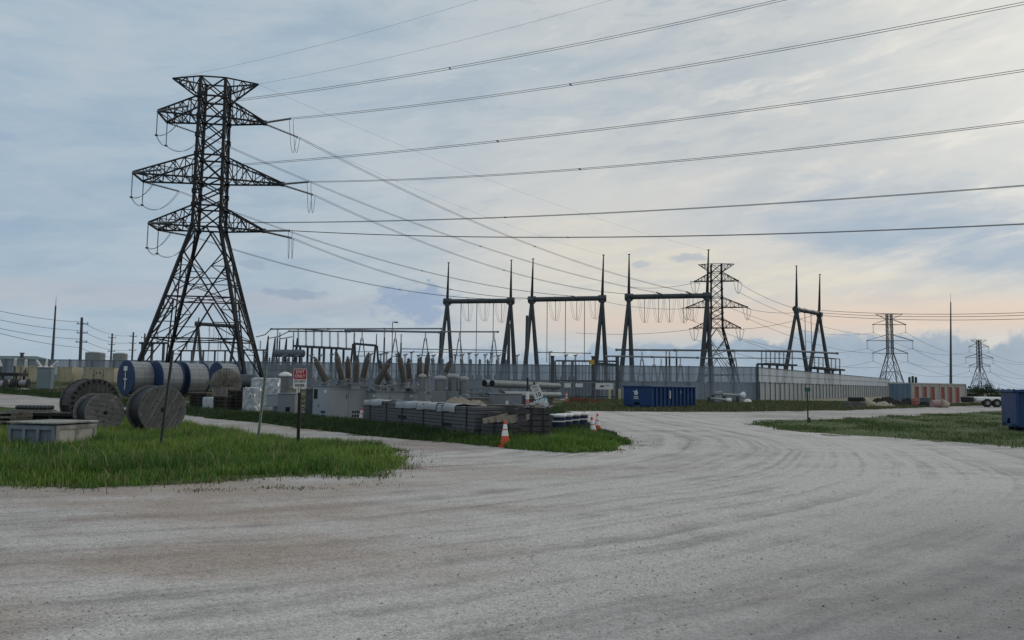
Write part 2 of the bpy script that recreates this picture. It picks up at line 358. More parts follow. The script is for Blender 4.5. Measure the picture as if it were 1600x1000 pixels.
# one blue cumulus clump left of centre and small dark scraps
def clump(a0,e0,ra,re,col,amt):
    global base
    u=nt.math('DIVIDE',nt.math('SUBTRACT',az,a0),ra); v=nt.math('DIVIDE',nt.math('SUBTRACT',el,e0),re)
    d=nt.math('SQRT',nt.math('ADD',nt.math('MULTIPLY',u,u),nt.math('MULTIPLY',v,v)))
    d=nt.math('ADD',d,nt.math('MULTIPLY',nt.math('SUBTRACT',nt.noise(nt.comb(nt.math('MULTIPLY',az,.55),nt.math('MULTIPLY',el,.8),5.0),1.0,7,.62,.3),.5),2.4))
    base=nt.mix(nt.math('MULTIPLY',nt.step(d,1.0,.45),amt),base,col)
clump(-7.0,6.0,3.6,1.7,C(142,166,196),.75)
clump(-16,6.4,2.4,.5,C(142,160,184),.6)
clump(-19,8.3,1.4,.4,C(150,166,188),.5)
clump(13.2,9.4,1.7,.35,C(158,173,192),.55)
clump(9.6,9.0,.8,.3,C(164,178,194),.5)
# below the horizon: dim ground light
cover=nt.step(el,-2.0,0.0)
col=nt.mix(.985,sky.outputs[0],base); col=nt.mix(cover,C(120,125,130),col)
nt.l.new(col,bg.inputs[0]); bg.inputs[1].default_value=.097
sd=bpy.data.lights.new('sun','SUN'); sd.energy=.55; sd.angle=R(14); sd.color=(1,.94,.86); so=bpy.data.objects.new('sun',sd); COL.objects.link(so)
sv=Vector((math.sin(SUN_AZ)*math.cos(SUN_EL),math.cos(SUN_AZ)*math.cos(SUN_EL),math.sin(SUN_EL))); so.rotation_euler=sv.to_track_quat('Z','Y').to_euler(); so.location=(30,30,60)
sc.view_settings.view_transform='Standard'; sc.view_settings.look='None'; sc.view_settings.exposure=0; sc.view_settings.gamma=1; sc.view_settings.use_curve_mapping=False
# ------------------------------------------------------------------ ground
def grid_axis(spec):
    out=[]
    for a,b,st in spec:
        n=max(1,int(round((b-a)/st))); out+= [a+(b-a)*i/n for i in range(n)]
    return out+[spec[-1][1]]
xs=grid_axis([(-700,-140,40),(-140,-50,6),(-50,40,1.5),(40,160,6),(160,1000,40)])
ys=grid_axis([(-200,-20,36),(-20,0,4),(0,60,1.5),(60,140,4),(140,600,30),(600,1000,100)])
def gh(x,y): return gz(x,y)
g=MB(); nx=len(xs)
g.v=[Vector((x,y,gh(x,y))) for y in ys for x in xs]
g.f=[(j*nx+i,j*nx+i+1,(j+1)*nx+i+1,(j+1)*nx+i) for j in range(len(ys)-1) for i in range(nx-1)]; g.sm=[True]*len(g.f)
def gravel():
    mt,nt,bs=newmat('crushed_limestone_gravel'); tc=nt.new('ShaderNodeTexCoord').outputs['Object']; x,y,z=nt.sep(tc)
    warp=nt.noise(tc,.12,3,.5); w1=nt.math('ADD',nt.math('MULTIPLY',nt.math('SUBTRACT',warp,.5),1.5),nt.math('MULTIPLY',nt.math('SUBTRACT',nt.noise(tc,.9,4,.6),.5),.22))
    # wheel tracks: arcs about a centre that run straight further on
    def arc(cx,cy,slope,freq,seed):
        ddx=nt.math('SUBTRACT',x,cx); ddy=nt.math('MINIMUM',nt.math('SUBTRACT',y,cy),0.0)
        u=nt.math('SQRT',nt.math('ADD',nt.math('MULTIPLY',ddx,ddx),nt.math('MULTIPLY',ddy,ddy)))
        u=nt.math('ADD',nt.math('ADD',u,nt.math('MULTIPLY',nt.math('MAXIMUM',nt.math('SUBTRACT',y,cy),0.0),slope)),w1)
        n=nt.noise(nt.comb(nt.math('MULTIPLY',u,freq),seed,nt.math('MULTIPLY',y,.03)),1.0,6,.66); n5=nt.noise(nt.comb(nt.math('MULTIPLY',u,freq*3.4),seed+3,nt.math('MULTIPLY',y,.05)),1.0,5,.6); n=nt.math('ADD',nt.math('MULTIPLY',n,.62),nt.math('MULTIPLY',n5,.40)); return u,n
    u1,n1=arc(-12,27,.055,1.55,0.0); u2,n2=arc(-5.2,22.5,.0,1.6,5.0)
    m1=nt.math('MULTIPLY',nt.step(u1,15.0,18.5),nt.step(u1,29,23)); m1=nt.math('MULTIPLY',m1,nt.step(x,-18,2))
    m2=nt.math('MULTIPLY',nt.math('MULTIPLY',nt.step(u2,4.6,5.6),nt.step(u2,10.5,7)),nt.step(y,34,24))
    lane=nt.noise(nt.comb(nt.math('MULTIPLY',x,.05),nt.math('MULTIPLY',nt.math('ADD',y,nt.math('MULTIPLY',x,-.18)),.8),9.0),1.0,5,.6)
    tr=nt.math('ADD',nt.math('MULTIPLY',m1,nt.math('SUBTRACT',n1,.42)),nt.math('MULTIPLY',m2,nt.math('SUBTRACT',n2,.45)))
    tr=nt.math('ADD',tr,nt.math('MULTIPLY',nt.math('SUBTRACT',lane,.5),.24))
    blot=nt.noise(tc,.22,6,.62,.4); mid=nt.noise(tc,1.6,6,.65)
    t=nt.math('ADD',nt.math('MULTIPLY',tr,2.9),nt.math('ADD',nt.math('MULTIPLY',nt.math('SUBTRACT',blot,.5),.8),nt.math('MULTIPLY',nt.math('SUBTRACT',mid,.5),.80)))
    col=nt.mix(nt.step(t,-.34,.42),(.262,.240,.224),(.570,.525,.490))
    # tan, finer soil in places
    tan=nt.math('MULTIPLY',nt.step(nt.noise(nt.mapp(tc,(.16,.3,1),(4,1,0)),1,7,.65),.44,.66),nt.step(x,6,-3)); col=nt.mix(nt.math('MULTIPLY',tan,.75),col,(.36,.275,.22))
    # stones: two cell sizes with their own greys
    v1=nt.new('ShaderNodeTexVoronoi'); nt.l.new(tc,v1.inputs['Vector']); v1.inputs['Scale'].default_value=34
    v2=nt.new('ShaderNodeTexVoronoi'); nt.l.new(tc,v2.inputs['Vector']); v2.inputs['Scale'].default_value=95
    sx=nt.sep(v1.outputs['Color'])[0]; sx2=nt.sep(v2.outputs['Color'])[0]
    st=nt.math('ADD',nt.math('MULTIPLY',sx,.35),nt.math('MULTIPLY',sx2,.65)); col=nt.mix(1.0,col,nt.mix(nt.step(st,.1,.9),(.70,.70,.70),(1.24,1.24,1.24)),'MULTIPLY')
    loose=nt.math('MULTIPLY',nt.step(nt.math('ADD',nt.math('ADD',x,nt.math('MULTIPLY',y,-.75)),nt.math('MULTIPLY',nt.math('SUBTRACT',blot,.5),6.0)),-5.5,-.5),nt.step(y,15,7)); col=nt.mix(nt.math('MULTIPLY',loose,.58),col,(.215,.205,.200))
    # scattered dark stones
    dk=nt.math('MULTIPLY',nt.step(sx,.965,.985),nt.step(blot,.45,.62)); col=nt.mix(nt.math('MULTIPLY',dk,.45),col,(.075,.07,.07))
    # rough dry ground far off
    far=nt.math('MULTIPLY',nt.step(y,92,112),.9); fcol=nt.mix(nt.noise(tc,.06,6,.6),(.10,.115,.06),(.24,.21,.16)); col=nt.mix(far,col,fcol)
    nt.setin(bs.inputs['Base Color'],col); bs.inputs['Roughness'].default_value=.95; bs.inputs['Specular IOR Level'].default_value=.2
    h=nt.math('ADD',nt.math('MULTIPLY',v1.outputs['Distance'],-.7),nt.math('ADD',nt.math('MULTIPLY',v2.outputs['Distance'],-.3),nt.math('MULTIPLY',mid,.5)))
    nt.setin(bs.inputs['Normal'],nt.bump(h,.35,.014)); return mt
struct(g.build('ground',gravel()))
# ------------------------------------------------------------------ verges
def inpoly(P,poly):
    x,y=P[:,0],P[:,1]; c=np.zeros(len(P),bool); n=len(poly)
    for i in range(n):
        x1,y1=poly[i]; x2,y2=poly[(i+1)%n]
        if y1==y2: continue
        k=((y1>y)!=(y2>y))&(x<(x2-x1)*(y-y1)/(y2-y1)+x1); c^=k
    return c
def dist_line(P,line):
    d=np.full(len(P),1e9)
    for (x1,y1),(x2,y2) in zip(line[:-1],line[1:]):
        vx,vy=x2-x1,y2-y1; L=vx*vx+vy*vy+1e-9
        t=np.clip(((P[:,0]-x1)*vx+(P[:,1]-y1)*vy)/L,0,1); d=np.minimum(d,np.hypot(P[:,0]-x1-t*vx,P[:,1]-y1-t*vy))
    return d
def wav(P,f,seed):
    r=np.random.default_rng(seed); s=np.zeros(len(P))
    for k in range(6):
        a=r.uniform(0,6.28); q=f*r.uniform(.6,1.9); s+=np.sin((P[:,0]*math.cos(a)+P[:,1]*math.sin(a))*q+r.uniform(0,6.28))
    return s/6
ngz=np.vectorize(gz)
def gpoly(pix): return [tuple(G(*p)[:2]) for p in pix]
LEFT=gpoly([(-260,768),(-100,764),(0,762),(60,765),(120,766),(200,761),(300,757),(360,753),(420,747),(480,745),(560,749),(610,747),(634,730),(637,718),(625,705),(600,698),(560,692),(480,688),(420,682),(380,676),(340,669),(300,663),(250,655),(150,648),(60,640),(0,634),(-200,628)])
YFRONT_PIX=[(-200,606),(-80,610),(0,615),(50,619),(95,623),(150,630),(200,637),(292,649),(340,655),(400,660),(461,668),(562,680),(650,688),(730,694),(800,701),(850,706),(905,708),(955,704),(980,694),(968,684),(940,674),(918,663),(900,652),(880,641)]
YFRONT=gpoly(YFRONT_PIX)
YARD=YFRONT+[(7.0,70.0),(6.0,96.5),(-100,96.5)]
RIGHTF=gpoly([(1168,663),(1200,657),(1300,655),(1400,650),(1500,645),(1600,640)])+[(52,40),(52,21)]+gpoly([(1750,712),(1600,700),(1500,692),(1400,685),(1300,679),(1220,672)])
FARF=gpoly([(872,642),(960,643),(1090,644),(1200,643),(1330,641),(1440,637),(1520,634)])
FAR=FARF+[(68,80),(60,96.5),(7,96.5)]
def turfmat(name,gcol,dcol,amt,sc_=.5):
    mt,nt,bs=newmat(name); tc=nt.new('ShaderNodeTexCoord').outputs['Object']
    n=nt.noise(tc,sc_,7,.65,.3); f=nt.noise(tc,9,5,.7); f2=nt.noise(tc,34,3,.7)
    k=nt.math('ADD',nt.math('MULTIPLY',n,.7),nt.math('MULTIPLY',f,.3))
    gc=nt.mix(nt.step(f2,.3,.7),tuple(Vector(gcol)*.5),tuple(Vector(gcol)*1.4)); dc=nt.mix(nt.step(f,.3,.7),tuple(Vector(dcol)*.7),tuple(Vector(dcol)*1.25))
    ed=nt.new('ShaderNodeAttribute',attribute_name='edge').outputs['Fac']; al=nt.step(nt.math('ADD',nt.math('MULTIPLY',ed,1.0),nt.math('MULTIPLY',nt.math('SUBTRACT',k,.5),2.2)),.10,.34); nt.setin(bs.inputs['Alpha'],al)
    nt.setin(bs.inputs['Base Color'],nt.mix(nt.step(k,amt-.09,amt+.09),gc,dc)); bs.inputs['Roughness'].default_value=1; bs.inputs['Specular IOR Level'].default_value=.1
    nt.setin(bs.inputs['Normal'],nt.bump(nt.math('ADD',f,nt.math('MULTIPLY',f2,.5)),.8,.06)); return mt
def sheet(name,poly,mat,cell,dz,ragged,seed):
    P0=np.array(poly); x0,y0=P0.min(0)-1; x1,y1=P0.max(0)+1
    nx=int((x1-x0)/cell)+1; ny=int((y1-y0)/cell)+1
    gx,gy=np.meshgrid(x0+np.arange(nx)*cell,y0+np.arange(ny)*cell); V=np.stack([gx.ravel(),gy.ravel()],1)
    V2=V+RNG.uniform(-.28,.28,V.shape)*cell
    j,i=np.meshgrid(np.arange(ny-1),np.arange(nx-1),indexing='ij'); a=(j*nx+i).ravel(); Fq=np.stack([a,a+1,a+nx+1,a+nx],1)
    Cn=V[Fq].mean(1); off=np.stack([wav(Cn,1.7,seed),wav(Cn,1.9,seed+1)],1)*ragged
    keep=inpoly(Cn+off,poly); Fq=Fq[keep]; used,inv=np.unique(Fq,return_inverse=True); Fq=inv.reshape(-1,4); V2=V2[used]
    z=ngz(V2[:,0],V2[:,1])+dz
    me=bpy.data.meshes.new(name); me.from_pydata(np.column_stack([V2,z]).tolist(),[],Fq.tolist()); me.update(); me.polygons.foreach_set('use_smooth',[True]*len(me.polygons)); me.materials.append(mat)
    ea=me.attributes.new('edge','FLOAT','POINT'); ea.data.foreach_set('value',np.clip(dist_line(V2,list(poly)+[poly[0]]),0,3).astype(np.float32))
    o=bpy.data.objects.new(name,me); COL.objects.link(o); return struct(o)
T_green=turfmat('grass_soil',(.060,.095,.026),(.17,.145,.105),.60); T_yard=turfmat('yard_soil_and_weeds',(.062,.078,.034),(.24,.215,.175),.56,.35)
T_patchy=turfmat('patchy_dry_turf',(.085,.115,.042),(.29,.25,.20),.59,.30); T_far=turfmat('short_olive_turf',(.090,.105,.048),(.20,.18,.13),.58,.25)
sheet('grass_verge',LEFT,T_green,.2,.005,.45,3); sheet('yard_verge',YARD,T_yard,.4,.006,.45,5)
sheet('patchy_verge',RIGHTF,T_patchy,.3,.005,.9,8); sheet('roadside_verge',FAR,T_far,.7,.007,1.0,12)
def blademat():
    mt,nt,bs=newmat('grass_blades'); at_=nt.new('ShaderNodeAttribute',attribute_name='tint')
    nt.l.new(at_.outputs['Color'],bs.inputs['Base Color']); bs.inputs['Roughness'].default_value=.55; bs.inputs['Specular IOR Level'].default_value=.25
    tl=nt.new('ShaderNodeBsdfTranslucent'); nt.l.new(at_.outputs['Color'],tl.inputs[0]); mx=nt.new('ShaderNodeMixShader'); mx.inputs[0].default_value=.25
    nt.l.new(bs.outputs[0],mx.inputs[1]); nt.l.new(tl.outputs[0],mx.inputs[2]); nt.l.new(mx.outputs[0],nt.n['Material Output'].inputs['Surface']); return mt
M['blade']=blademat()
def mesh_np(name,V,faces_flat,loopsizes,tint_per_vert,mat):
    me=bpy.data.meshes.new(name); me.vertices.add(len(V)); me.vertices.foreach_set('co',V.astype(np.float32).ravel())
    me.loops.add(len(faces_flat)); me.loops.foreach_set('vertex_index',faces_flat.astype(np.int32)); me.polygons.add(len(loopsizes))
    st=np.concatenate([[0],np.cumsum(loopsizes)[:-1]]); me.polygons.foreach_set('loop_start',st.astype(np.int32)); me.polygons.foreach_set('loop_total',loopsizes.astype(np.int32))
    me.update(calc_edges=True)
    if tint_per_vert is not None:
        a=me.attributes.new('tint','FLOAT_COLOR','POINT'); a.data.foreach_set('color',np.column_stack([tint_per_vert,np.ones(len(V))]).astype(np.float32).ravel())
    me.materials.append(mat); o=bpy.data.objects.new(name,me); COL.objects.link(o); return o
def grass(name,P,h,wd,tints,lean=.75):
    n=len(P); z=ngz(P[:,0],P[:,1]); yaw=RNG.uniform(0,6.283,n); a=np.stack([np.cos(yaw),np.sin(yaw)],1)
    ld=RNG.uniform(0,6.283,n); ln=(RNG.uniform(.05,1,n)**1.3)*lean*h; b=np.stack([np.cos(ld),np.sin(ld)],1)*ln[:,None]
    w=wd*RNG.uniform(.6,1.3,n)
    V=np.zeros((n,5,3)); V[:,0,:2]=P-a*w[:,None]; V[:,1,:2]=P+a*w[:,None]; V[:,0,2]=V[:,1,2]=z-.01
    mid=P+b*.35; V[:,2,:2]=mid+a*w[:,None]*.75; V[:,3,:2]=mid-a*w[:,None]*.75; V[:,2,2]=V[:,3,2]=z+h*.6
    V[:,4,:2]=P+b; V[:,4,2]=z+h*(1-.25*(ln/(h+1e-6)))
    k=np.arange(n)[:,None]*5; ff=np.concatenate([k+np.array([0,1,2,3]),k+np.array([3,2,4])],1).ravel(); ls=np.tile([4,3],n)
    t=np.repeat(tints[:,None,:],5,1).reshape(-1,3)
    return mesh_np(name,V.reshape(-1,3),ff,ls,t,M['blade'])
def scatter(poly,dens):
    P0=np.array(poly); lo=P0.min(0); hi=P0.max(0); n=int(np.prod(hi-lo)*dens); P=RNG.uniform(lo,hi,(n,2)); return P[inpoly(P,poly)]
def tint(n,base,dry,pd,var=.35):
    t=np.array(base)*RNG.uniform(1-var,1+var,(n,1)); k=RNG.uniform(0,1,n)<pd; t[k]=np.array(dry)*RNG.uniform(.7,1.2,(k.sum(),1)); return t
def lerp(a,b,t): return np.array(a)*(1-t[:,None])+np.array(b)*t[:,None]
def ruffle(P,a,seed): return P+np.stack([wav(P,2.3,seed)+.6*wav(P,6,seed+1),wav(P,2.1,seed+2)+.6*wav(P,5.5,seed+3)],1)*a
P=scatter(LEFT,620); P=P[(P[:,0]>-17)]; e=dist_line(P,LEFT+LEFT[:1]); clump_=wav(P,1.3,21)*.6+wav(P,3.9,22)*.7
keep=RNG.uniform(0,1,len(P))<np.clip(.04+e/.7+clump_*.7,.03,1)*np.clip(17/ P[:,1],.4,1); P=P[keep]; e=e[keep]; clump_=clump_[keep]
h=np.clip(.07+np.minimum(e,1.2)*.13+clump_*.17,.04,.42)*RNG.uniform(.4,1.35,len(P))
tt=np.clip(.30+.055*(P[:,1]-13)+wav(P,.8,25)*.9+wav(P,2.4,26)*.5,0,1); tn=lerp((.070,.158,.030),(.180,.280,.052),tt)*RNG.uniform(.5,1.5,(len(P),1)); dkc=np.clip((wav(P,1.0,27)+.6*wav(P,3.2,28)-.28)*4,0,1)[:,None]; tn=tn*(1-dkc*.5)+np.array((.042,.105,.030))*dkc*.5; h=h*(1+.35*dkc[:,0]); k=RNG.uniform(0,1,len(P))<.07; tn[k]=np.array((.27,.23,.11))*RNG.uniform(.6,1.2,(k.sum(),1))
k=RNG.uniform(0,1,len(P))<.007; h[k]=h[k]*1.5+.05; tn[k]=np.array((.34,.29,.16)); br=np.clip((wav(P,.55,29)+.5*wav(P,2,30)-.55)*4,0,1)[:,None]; tn=tn*(1-.5*br)+np.array((.17,.15,.07))*.5*br; h=h*(1-.35*br[:,0])
tag(grass('grass',ruffle(P,.35,50),h,.0085,tn),'tall green grass on the island in the left foreground','grass',kind='stuff')
P=scatter(YARD,150); fd=dist_line(P,YFRONT); k=(RNG.uniform(0,1,len(P))<np.where(fd<2.2,1.0,np.where(wav(P,.9,31)>.15,.30,.03)))&(P[:,1]<75)&(P[:,0]>-60); P=P[k]
P2=scatter(YARD,700); fd2=dist_line(P2,YFRONT); P2=P2[(fd2<2.4)&(P2[:,1]<36)&(P2[:,0]>-16)]; P=np.concatenate([P,P2]); fd=dist_line(P,YFRONT)
tipd=np.hypot(P[:,0]-2.0,P[:,1]-20.5)
h=np.where(fd<2.4,.14+np.minimum(fd,1)*.20+wav(P,2.6,33)*.12,.14+.06*wav(P,2,34)); h=np.clip(h,.05,.6)*RNG.uniform(.5,1.2,len(P))
bright=np.clip(1-(tipd-1.0)/4.5,0,1); tn=lerp((.040,.076,.026),(.135,.230,.044),bright)*RNG.uniform(.6,1.4,(len(P),1))
tn[fd>2.6]=np.array((.06,.075,.028))*RNG.uniform(.6,1.4,((fd>2.6).sum(),1)); k=RNG.uniform(0,1,len(P))<.04; tn[k]=np.array((.17,.15,.08))
tag(grass('weeds',ruffle(P,.20,60),h,.013,tn),'dark green weeds along the lane in front of the stored equipment','weeds',kind='stuff')
P=scatter(RIGHTF,160); q=wav(P,.7,41)+.4*wav(P,2,42)-.02*(P[:,0]-14); k=(RNG.uniform(0,1,len(P))<np.clip(.38+q*1.1,.04,.9)); P=P[k]; h=np.clip(.12+.07*wav(P,2,43),.04,.3)*RNG.uniform(.5,1.2,len(P))
tag(grass('short_grass',ruffle(P,.5,70),h,.011,tint(len(P),(.072,.125,.036),(.17,.15,.08),.16)),'patchy short grass on the island at the right','grass',kind='stuff')
P=scatter(FAR,26); P=P[P[:,0]<60]; h=RNG.uniform(.10,.32,len(P)); tag(grass('roadside_grass',P,h,.035,tint(len(P),(.085,.105,.045),(.16,.14,.08),.15)),'olive grass strip between the road and the substation fence','grass',kind='stuff')
def fringe(poly,per_m,out,seed,ymax):
    rr=np.random.default_rng(seed); pts=[]; c0=np.mean(np.array(poly),0)
    for (x1,y1),(x2,y2) in zip(poly,poly[1:]+poly[:1]):
        if max(y1,y2)>ymax: continue
        L=math.hypot(x2-x1,y2-y1); n=int(L*per_m); t=rr.uniform(0,1,n); nx_,ny_=(y2-y1)/(L+1e-9),-(x2-x1)/(L+1e-9)
        q=np.stack([x1+(x2-x1)*t,y1+(y2-y1)*t],1)
        if inpoly(np.array([[ (x1+x2)/2+nx_*.3,(y1+y2)/2+ny_*.3]]),poly)[0]: nx_,ny_=-nx_,-ny_
        d=rr.exponential(out,n)-.15; pts.append(q+np.stack([nx_*d,ny_*d],1))
    P=np.concatenate(pts); return P[rr.uniform(0,1,len(P))<np.clip(.5+1.2*wav(P,2.2,seed),.05,1)]
P=np.concatenate([fringe(LEFT,170,.16,91,24),fringe(YFRONT+[(7.0,40.0),(-30,40.0)],90,.14,92,34)]); P=P[P[:,0]>-17]
tag(grass('edge_grass',ruffle(P,.3,93),RNG.uniform(.025,.13,len(P)),.007,tint(len(P),(.085,.135,.035),(.26,.22,.12),.28,.45)),'short ragged grass thinning into the gravel along the grass island edges','grass',kind='stuff')
# stray tufts on the gravel in front of the left island
tp=[];
for px,py in((332,766),(420,762),(470,764),(560,758),(300,768),(640,733),(648,722),(985,690),(1000,697)):
    c=G(px,py); n=int(RNG.uniform(40,110)); tp.append(np.array([[c.x,c.y]])+RNG.normal(0,1,(n,2))*np.array([[RNG.uniform(.1,.3),.12]]))
P=np.concatenate(tp); tag(grass('grass_tufts',P,RNG.uniform(.015,.055,len(P)),.006,tint(len(P),(.07,.09,.03),(.2,.17,.1),.3)),'small stray grass tufts on the gravel beside the grass islands','grass',kind='stuff')
# loose stones near the camera
n=26000; P=np.stack([RNG.uniform(-1,1,n),4.2+13*RNG.uniform(0,1,n)**1.5],1); P[:,0]*=P[:,1]*.75; P=P[~inpoly(P,LEFT)]; P=P[RNG.uniform(0,1,len(P))<np.clip(.35+.9*wav(P,1.1,81)+.7*wav(P,4,82),.04,1)]; n=len(P)
r=.004+.009*RNG.uniform(0,1,n)**4; O=np.array([[1,0,0],[0,1,0],[-1,0,0],[0,-1,0],[0,0,1.0],[0,0,-1]])
V=O[None]*r[:,None,None]*RNG.uniform(.6,1.3,(n,6,3)); an=RNG.uniform(0,6.28,n); ca,sa=np.cos(an)[:,None],np.sin(an)[:,None]
X=V[:,:,0]*ca-V[:,:,1]*sa; Yv=V[:,:,0]*sa+V[:,:,1]*ca; V[:,:,0]=X+P[:,0:1]; V[:,:,1]=Yv+P[:,1:2]
hz_=np.array([gh(a,b) for a,b in P]); V[:,:,2]=V[:,:,2]*.75+hz_[:,None]+r[:,None]*.2
tri=np.array([[0,1,4],[1,2,4],[2,3,4],[3,0,4],[1,0,5],[2,1,5],[3,2,5],[0,3,5]]).ravel(); ff=(np.arange(n)[:,None]*6+tri).ravel(); ls=np.full(n*8,3)
gt=np.where(RNG.uniform(0,1,n)<.035,RNG.uniform(.08,.18,n),RNG.uniform(.22,.55,n))[:,None]*np.array([[1.08,.97,.86]])
def pebmat():
    mt,nt,bs=newmat('loose_stone'); a=nt.new('ShaderNodeAttribute',attribute_name='tint'); nt.l.new(a.outputs['Color'],bs.inputs['Base Color']); bs.inputs['Roughness'].default_value=.95; return mt
tag(mesh_np('loose_stones',V.reshape(-1,3),ff,ls,np.repeat(gt,6,0),pebmat()),'loose grey stones scattered over the gravel road in the foreground','stones',kind='stuff')
# ------------------------------------------------------------------ lattice towers
TY=82.0; TROT=R(9)
tb=at(316,620,TY); TBASE=Vector((at(316,600,TY).x,TY,gz(at(316,600,TY).x,TY)))
def zl(py,px=333): return at(px,py,TY).z-TBASE.z
Z=dict(top=zl(127),a1t=zl(156),a1=zl(188),a2t=zl(247),a2=zl(283),a3t=zl(325),w=zl(358))
Z['a3']=Z['w']
HB=5.5; HW=1.42; HT=1.28
SLIM=[1.0,1.0,1.0]   # body width, arm length, base width factors of the tower type being built
def hw(z):
    if z<=Z['w']: return HB*SLIM[2]+(HW*SLIM[0]-HB*SLIM[2])*z/Z['w']
    return (HW+(HT-HW)*(z-Z['w'])/(Z['top']-Z['w']))*SLIM[0]
CORN=[(-1,-1),(1,-1),(1,1),(-1,1)]
def cp(c,z): h=hw(z); return Vector((c[0]*h,c[1]*h,z))
ARM={1:5.35,2:7.5,3:5.7}; PEAK=4.5; END=1.8
def tower_proto(name,label,cat,mat,angle,thick=1.0,lean=False):
    t=thing(name,label,cat,(0,0,0)); LW=.30*thick; BW=.13*thick; SW=.085*thick; W=Z['w']
    for c in CORN:
        b=MB(); b.bar(cp(c,-.3),cp(c,W),LW); f=MB()
        lg=b.build('leg',mat,t)
        f.box((c[0]*HB,c[1]*HB,.12),(1.1,1.1,.5)); f.build('footing',M['concrete'],lg)
    b=MB()
    for k in range(4):
        A,Bc=CORN[k],CORN[(k+1)%4]
        Lp=lambda s_: cp(A,W*(1-s_)); Rp=lambda s_: cp(Bc,W*(1-s_)); Cp=lambda s_: (Lp(s_)+Rp(s_))/2
        mixp=lambda p,q,s_: p+(q-p)*s_
        b.bar(Lp(0),Rp(0),BW*1.2); b.bar(Cp(0),Lp(.21),BW); b.bar(Cp(0),Rp(.21),BW)
        b.bar(Lp(.16),Rp(.72),BW); b.bar(Rp(.16),Lp(.72),BW)
        b.bar(Lp(.46),Rp(.46),BW); b.bar(Cp(.46),Lp(.97),BW); b.bar(Cp(.46),Rp(.97),BW)
        b.bar(Lp(.72),Rp(.72),BW)
        for P_,Q_ in(() if lean else ((Lp,Rp),(Rp,Lp))):
            # diagonals as functions of height share, for the small redundant members
            dA=lambda s_: mixp(P_(.16),Q_(.72),(s_-.16)/.56)      # from this leg outward
            dB=lambda s_: mixp(Cp(.46),P_(.97),(s_-.46)/.51)
            dC=lambda s_: mixp(Q_(.16),P_(.72),(s_-.16)/.56)
            for s_ in(.26,.34): b.bar(P_(s_),mixp(P_(s_),dA(s_),.96),SW); 
            b.bar(P_(.20),dA(.26),SW); b.bar(P_(.34),dA(.26),SW); b.bar(P_(.34),dA(.42),SW)
            for s_ in(.54,.62): b.bar(P_(s_),dC(s_),SW)
            b.bar(P_(.46),dC(.54),SW); b.bar(P_(.62),dC(.54),SW)
            for s_ in(.80,.88): b.bar(P_(s_),dB(s_),SW)
            b.bar(P_(.80),dB(.72),SW); b.bar(P_(.80),dB(.88),SW); b.bar(P_(.72),dB(.64),SW); b.bar(dC(.62),dB(.62),SW)
    for s_ in(.46,.72):
        q=[cp(c,W*(1-s_)) for c in CORN]; b.bar(q[0],q[2],SW); b.bar(q[1],q[3],SW)
    b.build('lower_bracing',mat,t)
    b=MB(); lv=[W,Z['a3t'],(Z['a3t']+Z['a2'])/2,Z['a2'],Z['a2t'],(Z['a2t']+Z['a1'])/2,Z['a1'],Z['a1t'],Z['top']]
    for c in CORN: b.bar(cp(c,W),cp(c,Z['top']),LW*.95)
    for i in range(len(lv)-1):
        for k in range(4):
            A,Bc=CORN[k],CORN[(k+1)%4]; b.bar(cp(A,lv[i]),cp(Bc,lv[i+1]),BW); b.bar(cp(Bc,lv[i]),cp(A,lv[i+1]),BW)
            if lv[i] in(W,Z['a3t'],Z['a2'],Z['a2t'],Z['a1'],Z['a1t']): b.bar(cp(A,lv[i]),cp(Bc,lv[i]),BW*1.25)
    for k in range(4): b.bar(cp(CORN[k],Z['top']),cp(CORN[(k+1)%4],Z['top']),BW)
    for z in lv[:-1]:
        for c in CORN: b.box(cp(c,z),(LW*1.45,LW*1.45,LW*1.6))
    b.build('upper_cage',mat,t)
    def lace(b,p0,p1,q0,q1,n):
        for i in range(0 if lean else n):
            a=p0+(p1-p0)*(i/n); a2=p0+(p1-p0)*((i+1)/n); c_=q0+(q1-q0)*(i/n); c2=q0+(q1-q0)*((i+1)/n)
            b.bar(a,c2,SW) if i%2 else b.bar(c_,a2,SW)
            if i: b.bar(a,c_,SW)
    tips={}
    for a,L in ARM.items():
        L=L*SLIM[1]
        for s in(-1,1):
            b=MB(); zb,zt=Z['a%d'%a],Z['a%dt'%a]; e=END if (s<0 and angle) else .25
            n=6 if a==2 else 5
            tp=[Vector((s*L,-e,zb)),Vector((s*L,e,zb))]
            for j,yy in enumerate((-1,1)):
                lo=Vector((s*hw(zb),yy*hw(zb),zb)); hi=Vector((s*hw(zt),yy*hw(zt),zt))
                b.bar(lo,tp[j],BW*1.25); b.bar(hi,tp[j]+Vector((0,0,.12)),BW*1.15); lace(b,lo,tp[j],hi,tp[j],n)
            lo=[Vector((s*hw(zb),yy*hw(zb),zb)) for yy in(-1,1)]; hi=[Vector((s*hw(zt),yy*hw(zt),zt)) for yy in(-1,1)]
            lace(b,lo[0],tp[0],lo[1],tp[1],n); lace(b,hi[0],tp[0],hi[1],tp[1],n-1)
            b.bar(tp[0],tp[1],BW*1.3) if e>.5 else b.box((s*L,0,zb+.05),(.45,.6,.4))
            b.build('crossarm',mat,t); tips[(s,a)]=tp
    for s in(-1,1):
        b=MB(); tp=Vector((s*PEAK*SLIM[1],0,Z['top']))
        for yy in(-1,1):
            lo=Vector((s*hw(Z['a1t']),yy*hw(Z['a1t']),Z['a1t'])); hi=Vector((s*hw(Z['top']),yy*hw(Z['top']),Z['top']))
            b.bar(lo,tp,BW*1.1); b.bar(hi,tp,BW); lace(b,lo,tp,hi,tp,4)
        b.build('shield_wire_arm',mat,t); tips[(s,0)]=[tp,tp]
    return t,tips
